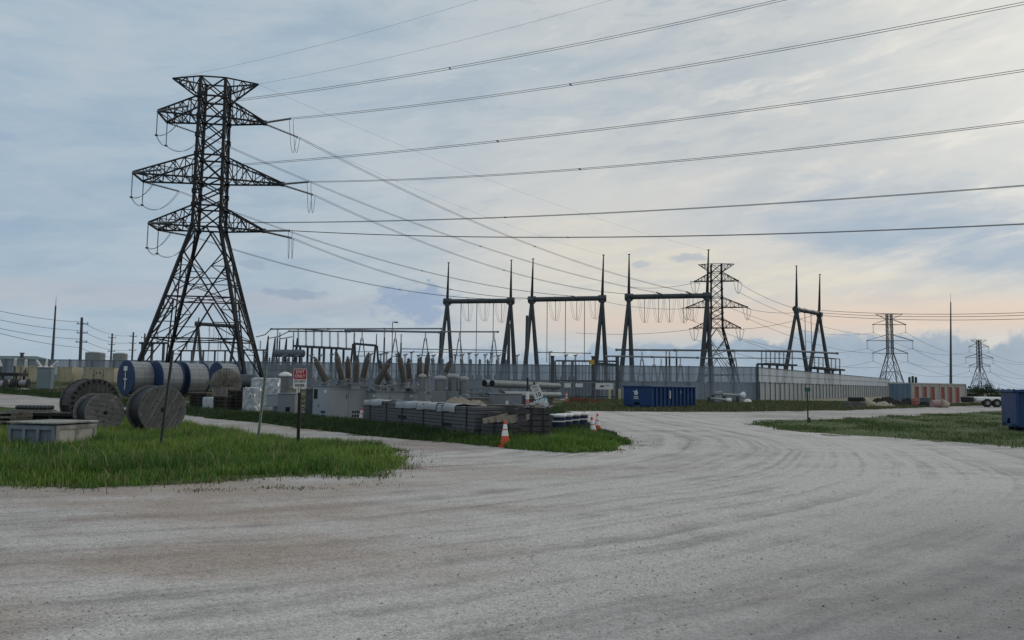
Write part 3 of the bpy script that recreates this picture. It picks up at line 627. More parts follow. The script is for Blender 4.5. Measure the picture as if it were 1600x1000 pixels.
def string(b,p,q,r=.13):
    p=Vector(p); q=Vector(q); L=(q-p).length; n=max(4,int(L/.17)); pr=[(0,.04)]
    for i in range(n):
        u=L*(i+.2)/n; pr += [(u,.045),(u+.02,r),(u+.07,r*.8),(u+.09,.045)]
    pr.append((L,.04)); b.lathe(p,q,pr,7)
def para(p,q,sag,n=24):
    p=Vector(p); q=Vector(q); return [p+(q-p)*(i/n)-Vector((0,0,4*sag*(i/n)*(1-i/n))) for i in range(n+1)]
tw,TIP=tower_proto('transmission_tower','tall dark lattice tower on splayed legs behind the cable reels at left','transmission tower',M['tower'],True)
tw.location=TBASE; tw.rotation_euler=(0,0,TROT); bpy.context.view_layer.update()
TM=Matrix.Translation(TBASE)@Matrix.Rotation(TROT,4,'Z'); TMI=TM.inverted()
def tipw(s,a,j): return TM@TIP[(s,a)][j]
# where the lines go: to a tower outside the frame at right, and to the dead-end frames
EDGE={(-1,1):(1220,0),(1,1):(1600,5),(-1,2):(1600,110),(1,2):(1600,190),(-1,3):(1600,290),(1,3):(1600,350),(-1,0):(745,0),(1,0):(955,0)}
OUT={}
for key,(px,py) in EDGE.items():
    Yd=49 if key not in((-1,1),(-1,0),(1,0)) else {(-1,1):61,(-1,0):72,(1,0):70}[key]
    OUT[key]=at(px,py,Yd)
HFT={(-1,3):at(836,469,144),(1,3):at(868,467,143.6),(-1,2):at(906,466,143.2),(1,2):at(990,463,139),(-1,1):at(1040,462,138.7),(1,1):at(1085,461,138.4)}
def bundle(b,p,q,sag,sep=.42,r=.021,n=26,extra=0,spacers=True,wide=None):
    """two sub-conductors p->q (carried on past q by extra), with spacers"""
    d=(q-p); d.z=0; side=Vector((-d.y,d.x,0)).normalized()*sep/2
    P_=para(p,q,sag,n)
    if extra:
        e=(P_[-1]-P_[-2]); P_ += [P_[-1]+e*k*(extra/3)+Vector((0,0,.02*k*k)) for k in(1,2,3)]
    if sep>0:
        for s in(-1,1): b.tube([x+side*s for x in P_],r,5)
        if spacers:
            L=(q-p).length; k=max(2,int(L/48))
            for i in range(1,k):
                c=para(p,q,sag,k)[i]; b.bar(c-side*1.1,c+side*1.1,.10,.07)
    else: b.tube(P_,r,5)
words={(-1,1):'upper-arm left-side',(1,1):'upper-arm right-side',(-1,2):'middle-arm left-side',(1,2):'middle-arm right-side',(-1,3):'lower-arm left-side',(1,3):'lower-arm right-side'}
lab_out={(-1,1):'topmost double conductor from the dark lattice tower, leaving over the top edge',(1,1):'double conductor running into the upper right corner of the sky',(-1,2):'third double conductor from the top, sweeping up across the right sky',(1,2):'fourth double conductor from the top, sweeping across the right sky',(-1,3):'fifth conductor from the top, second lowest across the right sky',(1,3):'lowest long conductor crossing the right sky, nearly level'}
lab_in={(-1,1):'double conductor from the top left arm to the right end of the third frame beam',(1,1):'steepest double conductor, from the top right arm down to the third frame',(-1,2):'conductor from the middle left arm down to the second frame beam',(1,2):'conductor from the middle right arm down to the third frame beam',(-1,3):'lowest conductor, passing through the tower body to the second frame',(1,3):'conductor from the lower right arm down to the second frame beam'}
SL=4.0
for a in(1,2,3):
    for s in(-1,1):
        q=OUT[(s,a)]; tp=tipw(s,a,0); d=(q-tp).normalized(); p=tp+d*SL
        b=MB(); string(b,tp,p); sb=b; b2=MB(); bundle(b2,p,q,.9 if a<3 else .8,sep=.40 if a<3 else .26,extra=14)
        o=b2.build('power_line',M['wire'],loc=p); tag(o,lab_out[(s,a)],'power line','conductors from the tower to the upper right')
        q=HFT[(s,a)]; tp2=tipw(s,a,1); d=(q-tp2).normalized(); p2=tp2+d*SL; sb2=MB(); string(sb2,tp2,p2)
        o=sb.build('insulator_string',M['insul'],tw,world=True); sb2.build('insulator_string',M['insul'],tw,world=True)
        q2=q-(q-p2).normalized()*2.6
        b2=MB(); bundle(b2,p2,q2,2.2,sep=.40,r=.023); o=b2.build('power_line',M['wire'],loc=p2); tag(o,lab_in[(s,a)],'power line','conductors from the tower to the dead-end frames')
        b=MB(); string(b,q2,q,.15); tag(b.build('insulator_string',M['insul'],loc=q),'strain insulator on a frame beam at the end of the '+words[(s,a)]+' conductor','insulator','strain insulators on the frame beams')
        # jumper loops under the arm
        b=MB()
        if s<0:
            hang=[tp+Vector((0,0,-2.6)),tp2+Vector((0,0,-2.6))]
            for k,t_ in enumerate((tp,tp2)): sg=MB(); string(sg,t_,hang[k],.065); sg.build('insulator_string',M['insul'],tw,world=True)
            for off in(-.18,.18):
                o_=Vector((0,0,off*.3)); e1=p+Vector((0,off,0)); e2=p2+Vector((0,off,0))
                b.tube(para(e1,hang[0]+o_,1.0,8)+para(hang[0]+o_,hang[1]+o_,.35,8)[1:]+para(hang[1]+o_,e2,1.2,12)[1:],.020,5)
            for h_ in hang: b.box(h_,(.24,.24,.14))
        else:
            for off in(-.2,.2):
                b.tube(para(p+Vector((off,0,0)),p2+Vector((off,0,0)),2.7,16),.024,5)
        b.build('jumper_loop',M['wire'],tw,world=True)
for s,lb in((-1,'faint shield wire from the left peak of the dark tower, over the top edge'),(1,'faint shield wire from the right peak of the dark tower, over the top edge')):
    b=MB(); bundle(b,tipw(s,0,0),OUT[(s,0)],.5,sep=0,r=.010,extra=14); tag(b.build('shield_wire',M['wire'],loc=tipw(s,0,0)),lb,'shield wire')
for s,q,lb in((-1,at(943,399,144),'thin shield wire from the tower peak to the second frame mast'),(1,at(1107,391,139),'thin shield wire from the tower peak to the third frame right mast')):
    b=MB(); bundle(b,tipw(s,0,0),q,1.6,sep=0,r=.009); tag(b.build('shield_wire',M['wire'],loc=tipw(s,0,0)),lb,'shield wire')
# farther towers
def far_proto(name,label,mat,strung,thick,lean):
    t,tips=tower_proto(name,label,'transmission tower',mat,False,thick,lean)
    for (s,a),tp in tips.items():
        if a==0: continue
        b=MB(); c=(tp[0]+tp[1])/2
        if strung: string(b,c,c+Vector((0,0,-3.2)),.16); b.box(c+Vector((0,0,-3.3)),(.2,.7,.3))
        else:
            for x in(-2.2,2.2): b.tube([c,c+Vector((x*.6,x,-.3))],.10,5)
            b.tube(para(c+Vector((-1.3,-2.2,-.3)),c+Vector((1.3,2.2,-.3)),3.0,12),.05,4); string(b,c,c+Vector((0,0,-3.1)),.11)
        b.build('insulator_string',M['insul'],t)
    return t
H0=Z['top']
def put_far(t,px,ptop,Y,rot):
    top=at(px,ptop,Y); sc_=(top.z-gz(top.x,Y))/H0; t.scale=(sc_,)*3; t.location=(top.x,Y,0); t.rotation_euler=(0,0,rot); return top.x,Y,sc_,rot
t2=far_proto('transmission_tower','dark lattice tower behind the right end of the third dead-end frame',M['tower'],False,.95,False)
I2=put_far(t2,1119,413,208,R(-10))
SLIM[:]=[.72,1.22,.86]
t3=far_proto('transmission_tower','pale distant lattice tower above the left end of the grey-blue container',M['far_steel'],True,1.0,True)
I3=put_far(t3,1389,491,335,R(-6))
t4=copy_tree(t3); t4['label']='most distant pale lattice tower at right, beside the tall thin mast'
I4=put_far(t4,1529,531,490,R(6))
def farTip(I,s,a,dz=0,ext=0):
    x,y,k,r=I; L=(PEAK if a==0 else ARM[a])*s*(1.22 if I[1]>300 else 1); z=Z['top'] if a==0 else Z['a%d'%a]
    return Vector((x+L*math.cos(r)*k,y+L*math.sin(r)*k,z*k+dz))
def line(p,q,sag,lab,grp=None,r=.03,sep=0,name='power_line',n=20):
    b=MB(); bundle(b,Vector(p),Vector(q),sag,sep=sep,r=r,n=n,spacers=False); return tag(b.build(name,M['wire'],loc=p),lab,'power line',grp)
armw={1:'upper',2:'middle',3:'lower'}
# second tower -> fourth frame, frame line, and on to the far towers
H4={1:at(1246,483,157.5),2:at(1262,487,162),3:at(1279,490,167)}
for a in(1,2,3):
    line(farTip(I2,1,a,-.3),H4[a],.7,'conductor from the second dark tower\'s %s right arm down to the fourth frame'%armw[a],'conductors to the fourth frame',.045)
    line(farTip(I2,-1,a,-.3),{1:at(982,448,232),2:at(940,470,232),3:at(900,520,232)}[a],.9,'conductor leaving leftward from the second dark tower\'s %s left arm'%armw[a],'conductors leaving the second tower',.05)
for a in(1,2,3):
    for s,sd_ in((-1,'left'),(1,'right')):
        line(farTip(I3,s,a,-3.3*I3[2]),farTip(I4,s,a,-3.3*I4[2]),5,'distant conductor between the %s %s arms of the two pale far towers'%(armw[a],sd_),'conductors between the far towers',.07)
        e=at(1640,{1:560,2:585,3:602}[a]+(4 if s<0 else 0),600); line(farTip(I4,s,a,-3.3*I4[2]),e,5,'distant conductor from the %s %s arm of the farthest tower to the right edge'%(armw[a],sd_),'conductors beyond the farthest tower',.07)
        line(farTip(I2,s,a,-3),farTip(I3,s,a,-3.3*I3[2]),5,'faint conductor from the second dark tower\'s %s %s arm to the nearer pale tower'%(armw[a],sd_),'conductors between the second and third towers',.05)
for k,(y0,y1) in enumerate(((485,487),(489,491),(493,497))):
    line(at(1284,y0,167),at(1640,y1,120),.6,'%s of three level conductors from the fourth frame to the right edge'%['uppermost','middle','lowest'][k],'level conductors at right',.045)
# ------------------------------------------------------------------ dead-end frames
def frame_thing(label,L,Rr,Yl,Yr,legs,masts,drops,baseoff=0,leg_r=.40):
    """L, Rr: apex pixels; legs: pixel feet at wall-top height; real members from the ground up"""
    A=at(*L,Yl); B=at(*Rr,Yr); mid=(A+B)/2; t=thing('dead_end_frame',label,'steel frame',(mid.x,mid.y,0),math.atan2(B.y-A.y,B.x-A.x))
    bpy.context.view_layer.update()
    d=(B-A).normalized(); sd_=Vector((-d.y,d.x,0)).normalized()
    for apex,Yv,ft,mt_ in((A,Yl,legs[:2],masts[0]),(B,Yr,legs[2:],masts[1])):
        for px,py in ft:
            q=at(px,py,Yv); dr=(q-apex); foot=apex+dr*(apex.z/(-dr.z)) if dr.z<0 else q
            b=MB(); b.cyl(foot,apex,leg_r*1.25,leg_r*.75,14); f=b.build('leg',M['steel'],t,world=True)
            b=MB(); top=at(*mt_,Yv); top.x=apex.x+(top.x-apex.x); b.cyl(apex,top,.30,.10,10); b.cyl(top,top+Vector((0,0,.12)),.24,.24,8); b.build('mast',M['steel'],t,world=True)
        b=MB(); b.cyl(apex-d*.75,apex+d*.75,.62,.62,14); b.cyl(apex-Vector((0,0,.8)),apex+Vector((0,0,.5)),.6,.42,14); b.build('joint',M['steel'],t,world=True)
    b=MB(); b.cyl(A,B,.46,.46,16); 
    for k in(1,2): c=A+(B-A)*k/3; b.cyl(c-d*.05,c+d*.05,.53,.53,14)
    b.build('beam',M['steel'],t,world=True)
    for u,zb,kind in drops:
        c=A+(B-A)*u-Vector((0,0,.46)); b=MB()
        if kind=='d':
            string(b,c,c-Vector((0,0,1.8)),.12); b.tube([c-Vector((0,0,1.8)),Vector((c.x,c.y,zb))],.075,6); b.build('dropper',M['galv'],t,world=True)
        else:
            w_=1.1; e=sd_*-1.6
            string(b,c,c-Vector((0,0,zb)),.06); 
            for o_ in(-.16,.16): b.tube(para(c+e*.6+d*(-w_+o_),c+d*o_-Vector((0,0,zb)),1.3,8)+para(c+d*o_-Vector((0,0,zb)),c+e*.4+d*(w_*.8+o_),1.5,8)[1:],.02,5)
            b.build('jumper_loop',M['wire'],t,world=True)
    return t
frame_thing('dead-end frame farthest left of the four tall grey A-frames',(699,471),(798,470),150,148,[(687.5,564),(705,564),(786.5,561),(803,559)],[(701,411),(799,407)],[(.22,6,'d'),(.47,6,'d'),(.73,6,'d'),(.34,3.2,'j'),(.60,3.2,'j'),(.86,3.6,'j')])
frame_thing('second tall grey A-frame from the left, with three thin droppers',(831,468),(941,466),144,143,[(822,559),(838,559),(932,561),(946,561)],[(833,405),(943,399)],[(.22,6,'d'),(.48,6,'d'),(.75,6,'d'),(.34,3.4,'j'),(.64,3.4,'j'),(.90,3.2,'j')])
frame_thing('third tall grey A-frame, in front of the farther dark lattice tower',(982.6,464),(1105,462),139,138,[(973,562),(987,566),(1097,574),(1110.5,574)],[(983,398),(1107,391)],[(.20,4.2,'j'),(.38,4.2,'j'),(.52,4.2,'j'),(.70,4.4,'j'),(.82,4.0,'j')])
frame_thing('fourth tall grey A-frame, seen nearly end-on above the pale fence',(1244.5,483),(1280,490),157,168,[(1228,577),(1261,580),(1265,580),(1295,583)],[(1244.5,416),(1281,429)],[(.35,6,'d'),(.62,6,'d'),(.95,3.5,'j')])
frame_thing('small grey A-frame seen through the legs of the dark lattice tower',(309.5,506),(369,510),195,197,[(303,546),(312.5,546),(363,548),(373,548)],[(311,497),(369.5,503)],[(.3,4,'d'),(.55,4,'d'),(.42,3.0,'j'),(.75,3.0,'j')],leg_r=.38)
# lone poles and masts
def pole(label,px,ptop,pbase,Y,r0_,r1_,mat,arms=0,name='utility_pole',tipn=0):
    top=at(px[0],ptop,Y); bx=at(px[1],pbase,Y); base=Vector((bx.x,Y,0)); t=thing(name,label,'mast' if name=='lightning_mast' else 'pole',(base.x,Y,0))
    loc=lambda p: Vector(p)-Vector(base)
    b=MB(); b.cyl((0,0,0),loc(top),r0_,r1_,12); b.build('shaft',mat,t)
    if tipn: b=MB(); q=loc(top); b.cyl(q,q+Vector((0,0,tipn)),r1_*.4,.02,6); b.build('spike',mat,t)
    for k in range(arms):
        h_=loc(top).z*(.985-.13*k); b=MB(); b.bar((-1.3 if k%2==0 else -1.1,0,h_-1.2),(1.3 if k%2==0 else 1.1,0,h_-1.2),.16,.18); 
        for x in(-1.1,0,1.1): b.cyl((x,0,h_-1.2),(x,0,h_-.75),.08,.06,6)
        b.build('crossarm',mat,t)
    return t,top
pole('tall thin grey lightning mast at left, above the cream containers',(87,82),478,556,150,.32,.14,M['galvd'],0,'lightning_mast',2.0)
UP=[]
for lb,px,pt,Y,arms in(('nearest of the utility poles with crossarms at left, beside the thin mast',128,496,170,3),('utility pole with crossarms just behind the pale round tanks',175.5,521,260,3),('utility pole with crossarms between the round tanks and the lattice tower',208.5,519,265,3),('smallest utility pole, almost touching the left leg of the lattice tower',226.5,521,270,2)):
    t,tp=pole(lb,(px,px-2),pt,560,Y,.36,.26,M['galvd'],arms); UP.append(tp)
for k,y0 in enumerate((484,498,511,516)):
    a_=at(-60,y0-12,110); b_=UP[0]+Vector((0,0,-1.0-1.9*k)); line(a_,b_,.6,'%s of the utility wires dipping in from the left edge'%['top','second','third','lowest'][k],'utility wires at left',.04)
    line(b_,UP[2]+Vector((0,0,-1.0-2.4*k)),1.4,'%s utility wire between the nearest pole and the lattice tower'%['top','second','third','lowest'][k],'utility wires behind the tanks',.045)
pole('tall thin dark lightning mast at right, between the two pale towers',(1485.5,1485),472,601,225,.40,.14,M['galvd'],0,'lightning_mast',2.6)
for px,pw,pt,lb in((147,24,551,'wide pale round tank beyond the fence at left'),(156,16,552,'narrower pale round tank beside the wide one'),(188,21,552.5,'pale round tank farthest right beyond the fence')):
    Y=240 if px!=156 else 255; top=at(px,pt,Y); r=pw/2*Y/F; b=MB(); h_=top.z; b.lathe((top.x,Y,0),(top.x,Y,h_),[(0,r),(h_-.3,r),(h_-.25,r*1.02),(h_,r*1.02),(h_+.25,r*.5),(h_+.3,.2)],28)
    tag(b.build('storage_tank',M['tank'],loc=(top.x,Y,0)),lb,'tank','tanks beyond the fence')
# ------------------------------------------------------------------ substation fence
def fence(label,A,B,topz,midz,step_,post_h,corr,wm,sm,pmat,pw,nm='security_fence'):
    A=Vector(A); B=Vector(B); d=(B-A); L=d.length; rz=math.atan2(d.y,d.x); t=thing(nm,label,'fence',(A.x,A.y,0),rz)
    n=int(L/step_); zg=lambda x: gz(A.x+d.x*x/L,A.y+d.y*x/L)
    b=MB(); k=int(L/.3); V=[];
    for i in range(k+1):
        x=L*i/k; yy=corr*(1 if (i//1)%2 else -1); V.append((x,yy,-.4)); V.append((x,yy,midz))
    b.add(V,[(2*i,2*i+2,2*i+3,2*i+1) for i in range(k)]); b.add([(0,.09,-.4),(L,.09,-.4),(L,.09,midz),(0,.09,midz)],[(1,0,3,2)]); b.build('lower_panel',wm,t)
    b=MB(); b.add([(0,.02,midz+.12),(L,.02,midz+.12),(L,.02,topz),(0,.02,topz)],[(0,1,2,3)]); b.build('mesh_screen',sm,t)
    b=MB(); b.bar((0,0,midz+.06),(L,0,midz+.06),.12,.10); b.build('rail',pmat,t)
    b=MB(); b.bar((0,0,topz-.05),(L,0,topz-.05),.10,.10); b.bar((0,.0,(topz+midz)/2),(L,.0,(topz+midz)/2),.045,.045); b.build('top_rail',pmat,t)
    me=None; k=min(n,95)
    for i in range(k+1):
        x=L*i/k
        if me is None: b=MB(); b.box((0,-.16,post_h/2),(pw,pw,post_h)); o=b.build('post',pmat,t); me=o
        else: o=me.copy(); COL.objects.link(o); o.parent=t
        o.location=(x,0,0)
    return t
WH=4.4; C0=(32.0,100.0)
fence('long blue-grey fence with a see-through upper screen behind the yard',(-108,103,0),(C0[0]-.2,C0[1],0),WH,2.35,2.9,WH+.05,.035,M['wall_shaded'],M['screen'],M['wall_post'],.12)
fence('pale fence run beyond the corner post, receding to the far right',(C0[0]+.1,C0[1]+.1,0),(98,199,0),WH,2.3,2.5,2.5,.045,M['wall'],M['screen_lit'],M['galvd'],.10)
b=MB(); b.box((0,0,2.3),(.26,.26,4.6)); t=thing('corner_post','dark corner post between the blue-grey fence and the pale fence','post',(C0[0]-.1,C0[1]-.25,0)); b.build('shaft',M['galvd'],t); b=MB(); b.box((0,0,4.66),(.36,.36,.10)); b.build('cap',M['galvd'],t)
# sliding gate with taller posts
g0=at(868,600,96.6); g1=at(963,600,96.0)
t=thing('sliding_gate','tall grey sliding gate of upright bars with heavy posts in the fence','gate',(g0.x,g0.y,0),math.atan2(g1.y-g0.y,g1.x-g0.x)); L=(g1-g0).length
b=MB()
for k in range(int(L/.42)+1): b.bar((k*.42,0,.3),(k*.42,0,4.75),.09,.06)
b.bar((0,0,4.78),(L,0,4.78),.16,.2); b.bar((0,0,2.3),(L,0,2.3),.14,.14); b.bar((0,0,.35),(L,0,.35),.14,.16); b.build('gate_leaf',M['galvd'],t)
for x in(-.4,L+.1,L*.62):
    b=MB(); b.box((x,-.2,2.65),(.42,.42,5.3)); b.box((x,-.2,5.34),(.54,.54,.12)); b.build('post',M['galvd'],t)
b=MB(); b.bar((L*.55,-.3,4.55),(L,-.3,4.3),.3,.3); b.build('drive_beam',M['steel'],t)
b=MB(); c=at(925,566,95.4); b.prism([(-.28,-.28),(.28,-.28),(.28,.28),(-.28,.28)],(c.x,c.y,c.z),(1,0,0),(0,0,1),.05); tag(b.build('warning_marker',M['yellow'],loc=c),'small square yellow marker on the sliding gate','marker')
# low chain-link gate and boards
t=thing('chain_link_gate','low pale chain-link gate with crossed braces in front of the fence','gate',gp(at(873,600,90).x,90)); x0=at(873,600,90).x; x1=at(930,600,90).x; L=x1-x0
b=MB(); 
for k in range(4): b.cyl((L*k/3,0,0),(L*k/3,0,2.1),.05,.05,8)
b.cyl((0,0,2.05),(L,0,2.05),.035,.035,6); b.cyl((0,0,.15),(L,0,.15),.035,.035,6); b.bar((L/3,0,.15),(L*2/3,0,2.05),.05); b.bar((L*2/3,0,.15),(L,0,1.5),.05); b.build('frame',M['galv'],t)
b=MB()
for k in range(int(L/.22)): b.bar((k*.22,.03,.15),(min(L,k*.22+1.0),.03,2.0 if k*.22+1<L else .15+1.85*(L-k*.22)),.012); b.bar((k*.22,.04,2.0),(min(L,k*.22+1.0),.04,.15 if k*.22+1<L else 2.0-1.85*(L-k*.22)),.012)
b.build('wire_mesh',M['galvd'],t)
for px,w_,h_,lb in((887,.75,.5,'small pale notice on the chain-link gate, nearer its left end'),(905,.85,.45,'small pale notice on the chain-link gate, nearer its middle')):
    c=at(px,602,89.8); b=MB(); b.box(c,(w_,.03,h_)); tag(b.build('notice_plate',M['signgrey'],loc=c),lb,'sign')
c=at(944.5,603.5,92); t=thing('notice_board','wide white notice board beside the pale yellow bollards','sign',(c.x,c.y,0))
bb=MB(); bb.box((0,0,c.z),(2.1,.05,.75)); bb.build('panel',M['signwhite'],t); bb=MB(); bb.box((-.3,-.04,c.z),(.45,.02,.22)); bb.box((.35,-.04,c.z+.1),(.5,.02,.06)); bb.build('print',M['galvd'],t)
bb=MB()
for x in(-.9,.9): bb.box((x,.06,c.z/2),(.08,.06,c.z)); 
bb.build('post',M['galvd'],t)
for k,px in enumerate((952.5,968)):
    p=G(px,626); b=MB(); b.lathe((0,0,0),(0,0,1),[(0,.14),(1.25,.14),(1.36,.10),(1.4,.03)],12); tag(b.build('bollard',M['paleyellow'],pos=p),['pale yellow bollard farther from the blue container, under the notice board','pale yellow bollard next to the blue roll-off container'][k],'bollard','bollards by the notice board')
# ------------------------------------------------------------------ substation equipment behind the fence
ORD=['leftmost','second from the left','third from the left','fourth from the left','fifth from the left','sixth from the left','seventh from the left','eighth from the left','ninth from the left','tenth from the left','eleventh from the left','twelfth from the left','thirteenth from the left','fourteenth from the left','fifteenth from the left','sixteenth from the left']
def post_ins(b,p,h,r=.14): 
    p=Vector(p); string(b,p,p+Vector((0,0,h)),r)
def hbus(name,label,p,q,Y0,Y1,r,mat=None):
    a=at(*p,Y0); b_=at(*q,Y1); b=MB(); n=max(2,int((b_-a).length/9)); d=(b_-a)
    b.cyl(a,b_,r,r,10)
    for k in range(n+1): c=a+d*k/n; b.cyl(c-d.normalized()*.18,c+d.normalized()*.18,r*1.35,r*1.35,10)
    return tag(b.build(name,mat or M['galv'],loc=a),label,'bus bar')
hbus('bus_bar','longest high pipe bus bar, starting left of the switch frame',(424,514),(690,513.5),130,130,.13)
hbus('bus_bar','second high pipe bus bar just below the longest one',(452,517.5),(778,518.5),134,132,.13)
hbus('bus_bar','thicker high pipe bus bar ending at the farthest left tall A-frame',(540,516),(686,519),126,126,.17)
# sloping ends of the high bus at left
for k,(pts,lb) in enumerate((([(400,526.5),(414,523),(424,514)],'sloping pipe dropping from the left end of the highest bus bar'),([(418,529),(436,525.5),(452,517.5)],'sloping pipe dropping from the left end of the second bus bar'),([(438,529.5),(457,526)],'short sloping pipe beside the conservator tank'))):
    P_=[at(*p,131) for p in pts]; b=MB(); b.tube(P_,.09,6); tag(b.build('bus_riser',M['galv'],loc=P_[0]),lb,'bus bar')
# slim A-shaped bus supports (one prototype, copied)
def asupport():
    t=thing('bus_support','slim A-shaped steel bus support','bus support',(0,0,0)); H=8.6
    for s in(-1,1): b=MB(); b.bar((s*1.15,0,0),(s*.12,0,H-1.2),.17); b.build('leg',M['galv'],t)
    b=MB(); b.bar((-.62,0,4.4),(.62,0,4.4),.12); b.bar((-.3,0,7.0),(.3,0,7.0),.1); b.build('crosspiece',M['galv'],t)
    b=MB(); post_ins(b,(0,0,H-1.2),1.2,.16); b.build('insulator',M['insul'],t); return t
A0=asupport(); first=True
sup=[(566,517,128),(618,518,130),(665,517,131),(718,518,133),(772,518.5,133)]
for k,(px,pt,Y) in enumerate(sup):
    o=A0 if first else copy_tree(A0); first=False; tp=at(px,pt,Y); o.location=(tp.x,Y,tp.z-8.6); 
    tag(o,'slim A-shaped bus support under the high bus bars, %s'%ORD[k],None,'A-shaped supports of the high bus')
for k,(px,pt,Y) in enumerate(((1003,549,135),(1022,558,131),(1033,560,129),(1148,549,140),(1063,559,131))):
    o=copy_tree(A0); tp=at(px,pt,Y); o.location=(tp.x,Y,tp.z-8.6); tag(o,'slim A-shaped support under the low bus bars at right, %s'%['leftmost and tallest of the row','second from the left','third from the left','rightmost, alone beyond the lattice tower','fourth from the left'][k],None,'A-shaped supports of the low bus')
# single posts under the high bus
for k,(px,pt,Y) in enumerate(((434,514.5,130),(459,518,132),(437.5,519,131),(601,513.5,129),(627,522,130),(691,514,130),(554,520,128))):
    tp=at(px,pt,Y); t=thing('bus_post','single upright post under the high bus bars, %s'%['second from the left','fourth from the left','third from the left, slim','with a dark cap near its middle','slim, beside the middle A-shaped support','nearest the tall A-frame','just right of the switch frame'][k],'post',(tp.x,Y,0)); b=MB(); b.cyl((0,0,0),(0,0,tp.z-1.5),.16,.13,8); b.build('shaft',M['galvd'],t); b=MB(); post_ins(b,(0,0,tp.z-1.5),1.5,.2); b.build('insulator',M['insul'],t)
# open switch frame on posts
def switch_frame(label,x0,x1,ytop,ymid,yt1,ym1,Y0,Y1,ncol,legs,mat):
    A=at(x0,ymid,Y0); B=at(x1,ym1,Y1); T0=at(x0,ytop,Y0); T1=at(x1,yt1,Y1); t=thing('switch_frame',label,'switch frame',((A.x+B.x)/2,(Y0+Y1)/2,0)); bpy.context.view_layer.update()
    d=B-A; dn=d.normalized(); sd_=Vector((-dn.y,dn.x,0)); b=MB()
    for o_ in(-1.1,1.1): b.bar(A+sd_*o_,B+sd_*o_,.34,.34)
    for k in range(ncol+1): c=A+d*k/ncol; b.bar(c-sd_*1.1,c+sd_*1.1,.26,.26)
    b.build('deck',mat,t,world=True)
    b=MB(); b.bar(T0,T1,.13,.13); b.bar(T0+sd_*1.1,T1+sd_*1.1,.10,.10); b.build('top_bar',mat,t,world=True)
    for k in range(ncol+1):
        c=A+d*k/ncol; u=T0+(T1-T0)*k/ncol
        b=MB(); string(b,c+Vector((0,0,.15)),u,.20); b.build('insulator',mat,t,world=True)
    for k in range(legs):
        c=A+d*(k+.5)/legs
        for o_ in(-.9,.9):
            b=MB(); b.bar((c.x+sd_.x*o_,c.y+sd_.y*o_,0),c+sd_*o_,.30); b.build('leg',mat,t,world=True)
    return t
switch_frame('large dark switch frame with upright insulators, above the EXIT ONLY sign',466,541,514,541,518.5,545,122,118,6,4,M['steel'])
switch_frame('switch frame on dark legs left of the fourth tall A-frame, above the pale fence',1190,1238,549,568.5,550,571,140,143,7,4,M['steel'])
switch_frame('switch frame on dark legs at the right foot of the fourth tall A-frame',1266,1312,557,574,561,578.5,148,152,7,4,M['steel'])
# small portal
A=at(553,537,125); B=at(588,540,124); t=thing('small_portal','low dark steel portal on splayed legs, behind the bushings','steel frame',((A.x+B.x)/2,124.5,0)); bpy.context.view_layer.update()
b=MB(); b.bar(A,B,.42,.36); b.build('beam',M['steel'],t,world=True)
for apex in(A,B):
    for s in(-1,1): b=MB(); b.bar((apex.x+s*.85,apex.y,0),apex+Vector((s*.12,0,0)),.30); b.build('leg',M['steel'],t,world=True)
for u in(.0,1): b=MB(); c=A+(B-A)*u; b.cyl(c,c+Vector((0,0,1.9)),.10,.07,6); b.build('spike',M['steel'],t,world=True)
# frame left of the lattice tower and behind its legs
def low_frame(label,xs_,ytop,Y,w_=.34,mat=None):
    P_=[at(x,ytop,Y) for x in xs_]; t=thing('bus_gantry',label,'steel frame',(P_[0].x,Y,0)); bpy.context.view_layer.update(); mat=mat or M['steel']
    b=MB(); b.bar(P_[0]-Vector((.6,0,0)),P_[-1]+Vector((.6,0,0)),w_,w_); b.build('beam',mat,t,world=True)
    for p in P_: b=MB(); b.bar((p.x,p.y,0),p,w_); b.build('leg',mat,t,world=True)
    for p in P_[:-1]:
        c=p+(P_[1]-P_[0])*.5; b=MB(); post_ins(b,c+Vector((0,0,.2)),1.5,.2); b.build('insulator',M['insul'],t,world=True)
    return t
low_frame('dark bus frame at the left edge of the substation, behind the left tower legs',(223,238,256),536,132)
low_frame('low bus frame seen between the tower legs, under the small A-frame',(283,300,318,336,352),548,140,.26,M['galvd'])
low_frame('low bus frame between the right tower legs and the conservator tank',(381,398,412),547,138,.26,M['galvd'])
# power transformer with conservator tank
c=at(452,552,120); t=thing('power_transformer','power transformer with a horizontal round conservator tank behind the fence','transformer',(c.x,120,0)); bpy.context.view_layer.update()
b=MB(); b.cyl((-2.3,0,c.z),(2.3,0,c.z),.58,.58,20); b.cyl((2.3,0,c.z),(2.45,0,c.z),.58,.3,20); b.build('conservator_tank',pm('dull_tank_paint',(.10,.12,.145),.1,1,.6),t)
b=MB(); b.box((0,.5,2.2),(6,3,4.4)); 
for k in range(12): b.box((-2.75+.5*k,-1.1,2.3),(.1,.5,3.4))
b.build('tank',M['cabinet2'],t)
for s in(-2,0,2): b=MB(); b.bar((s,0,4.4),(s,0,c.z-.6),.2); b.build('bracket',M['galvd'],t)
for x,pt in((-2.9,527),(-4.0,524),(-1.1,528),(.6,527)):
    z1=at(452,pt,120).z; b=MB(); b.lathe((x,1.2,4.4),(x+.25,1.2,z1),[(0,.42)]+[(k*.3+.1*(j),(.38-.018*k)*(1.0 if j%2 else .72)) for k in range(int((z1-4.4)/.3)) for j in(0,1)]+[(z1-4.4,.08)],10); b.build('bushing',M['galvd'],t)
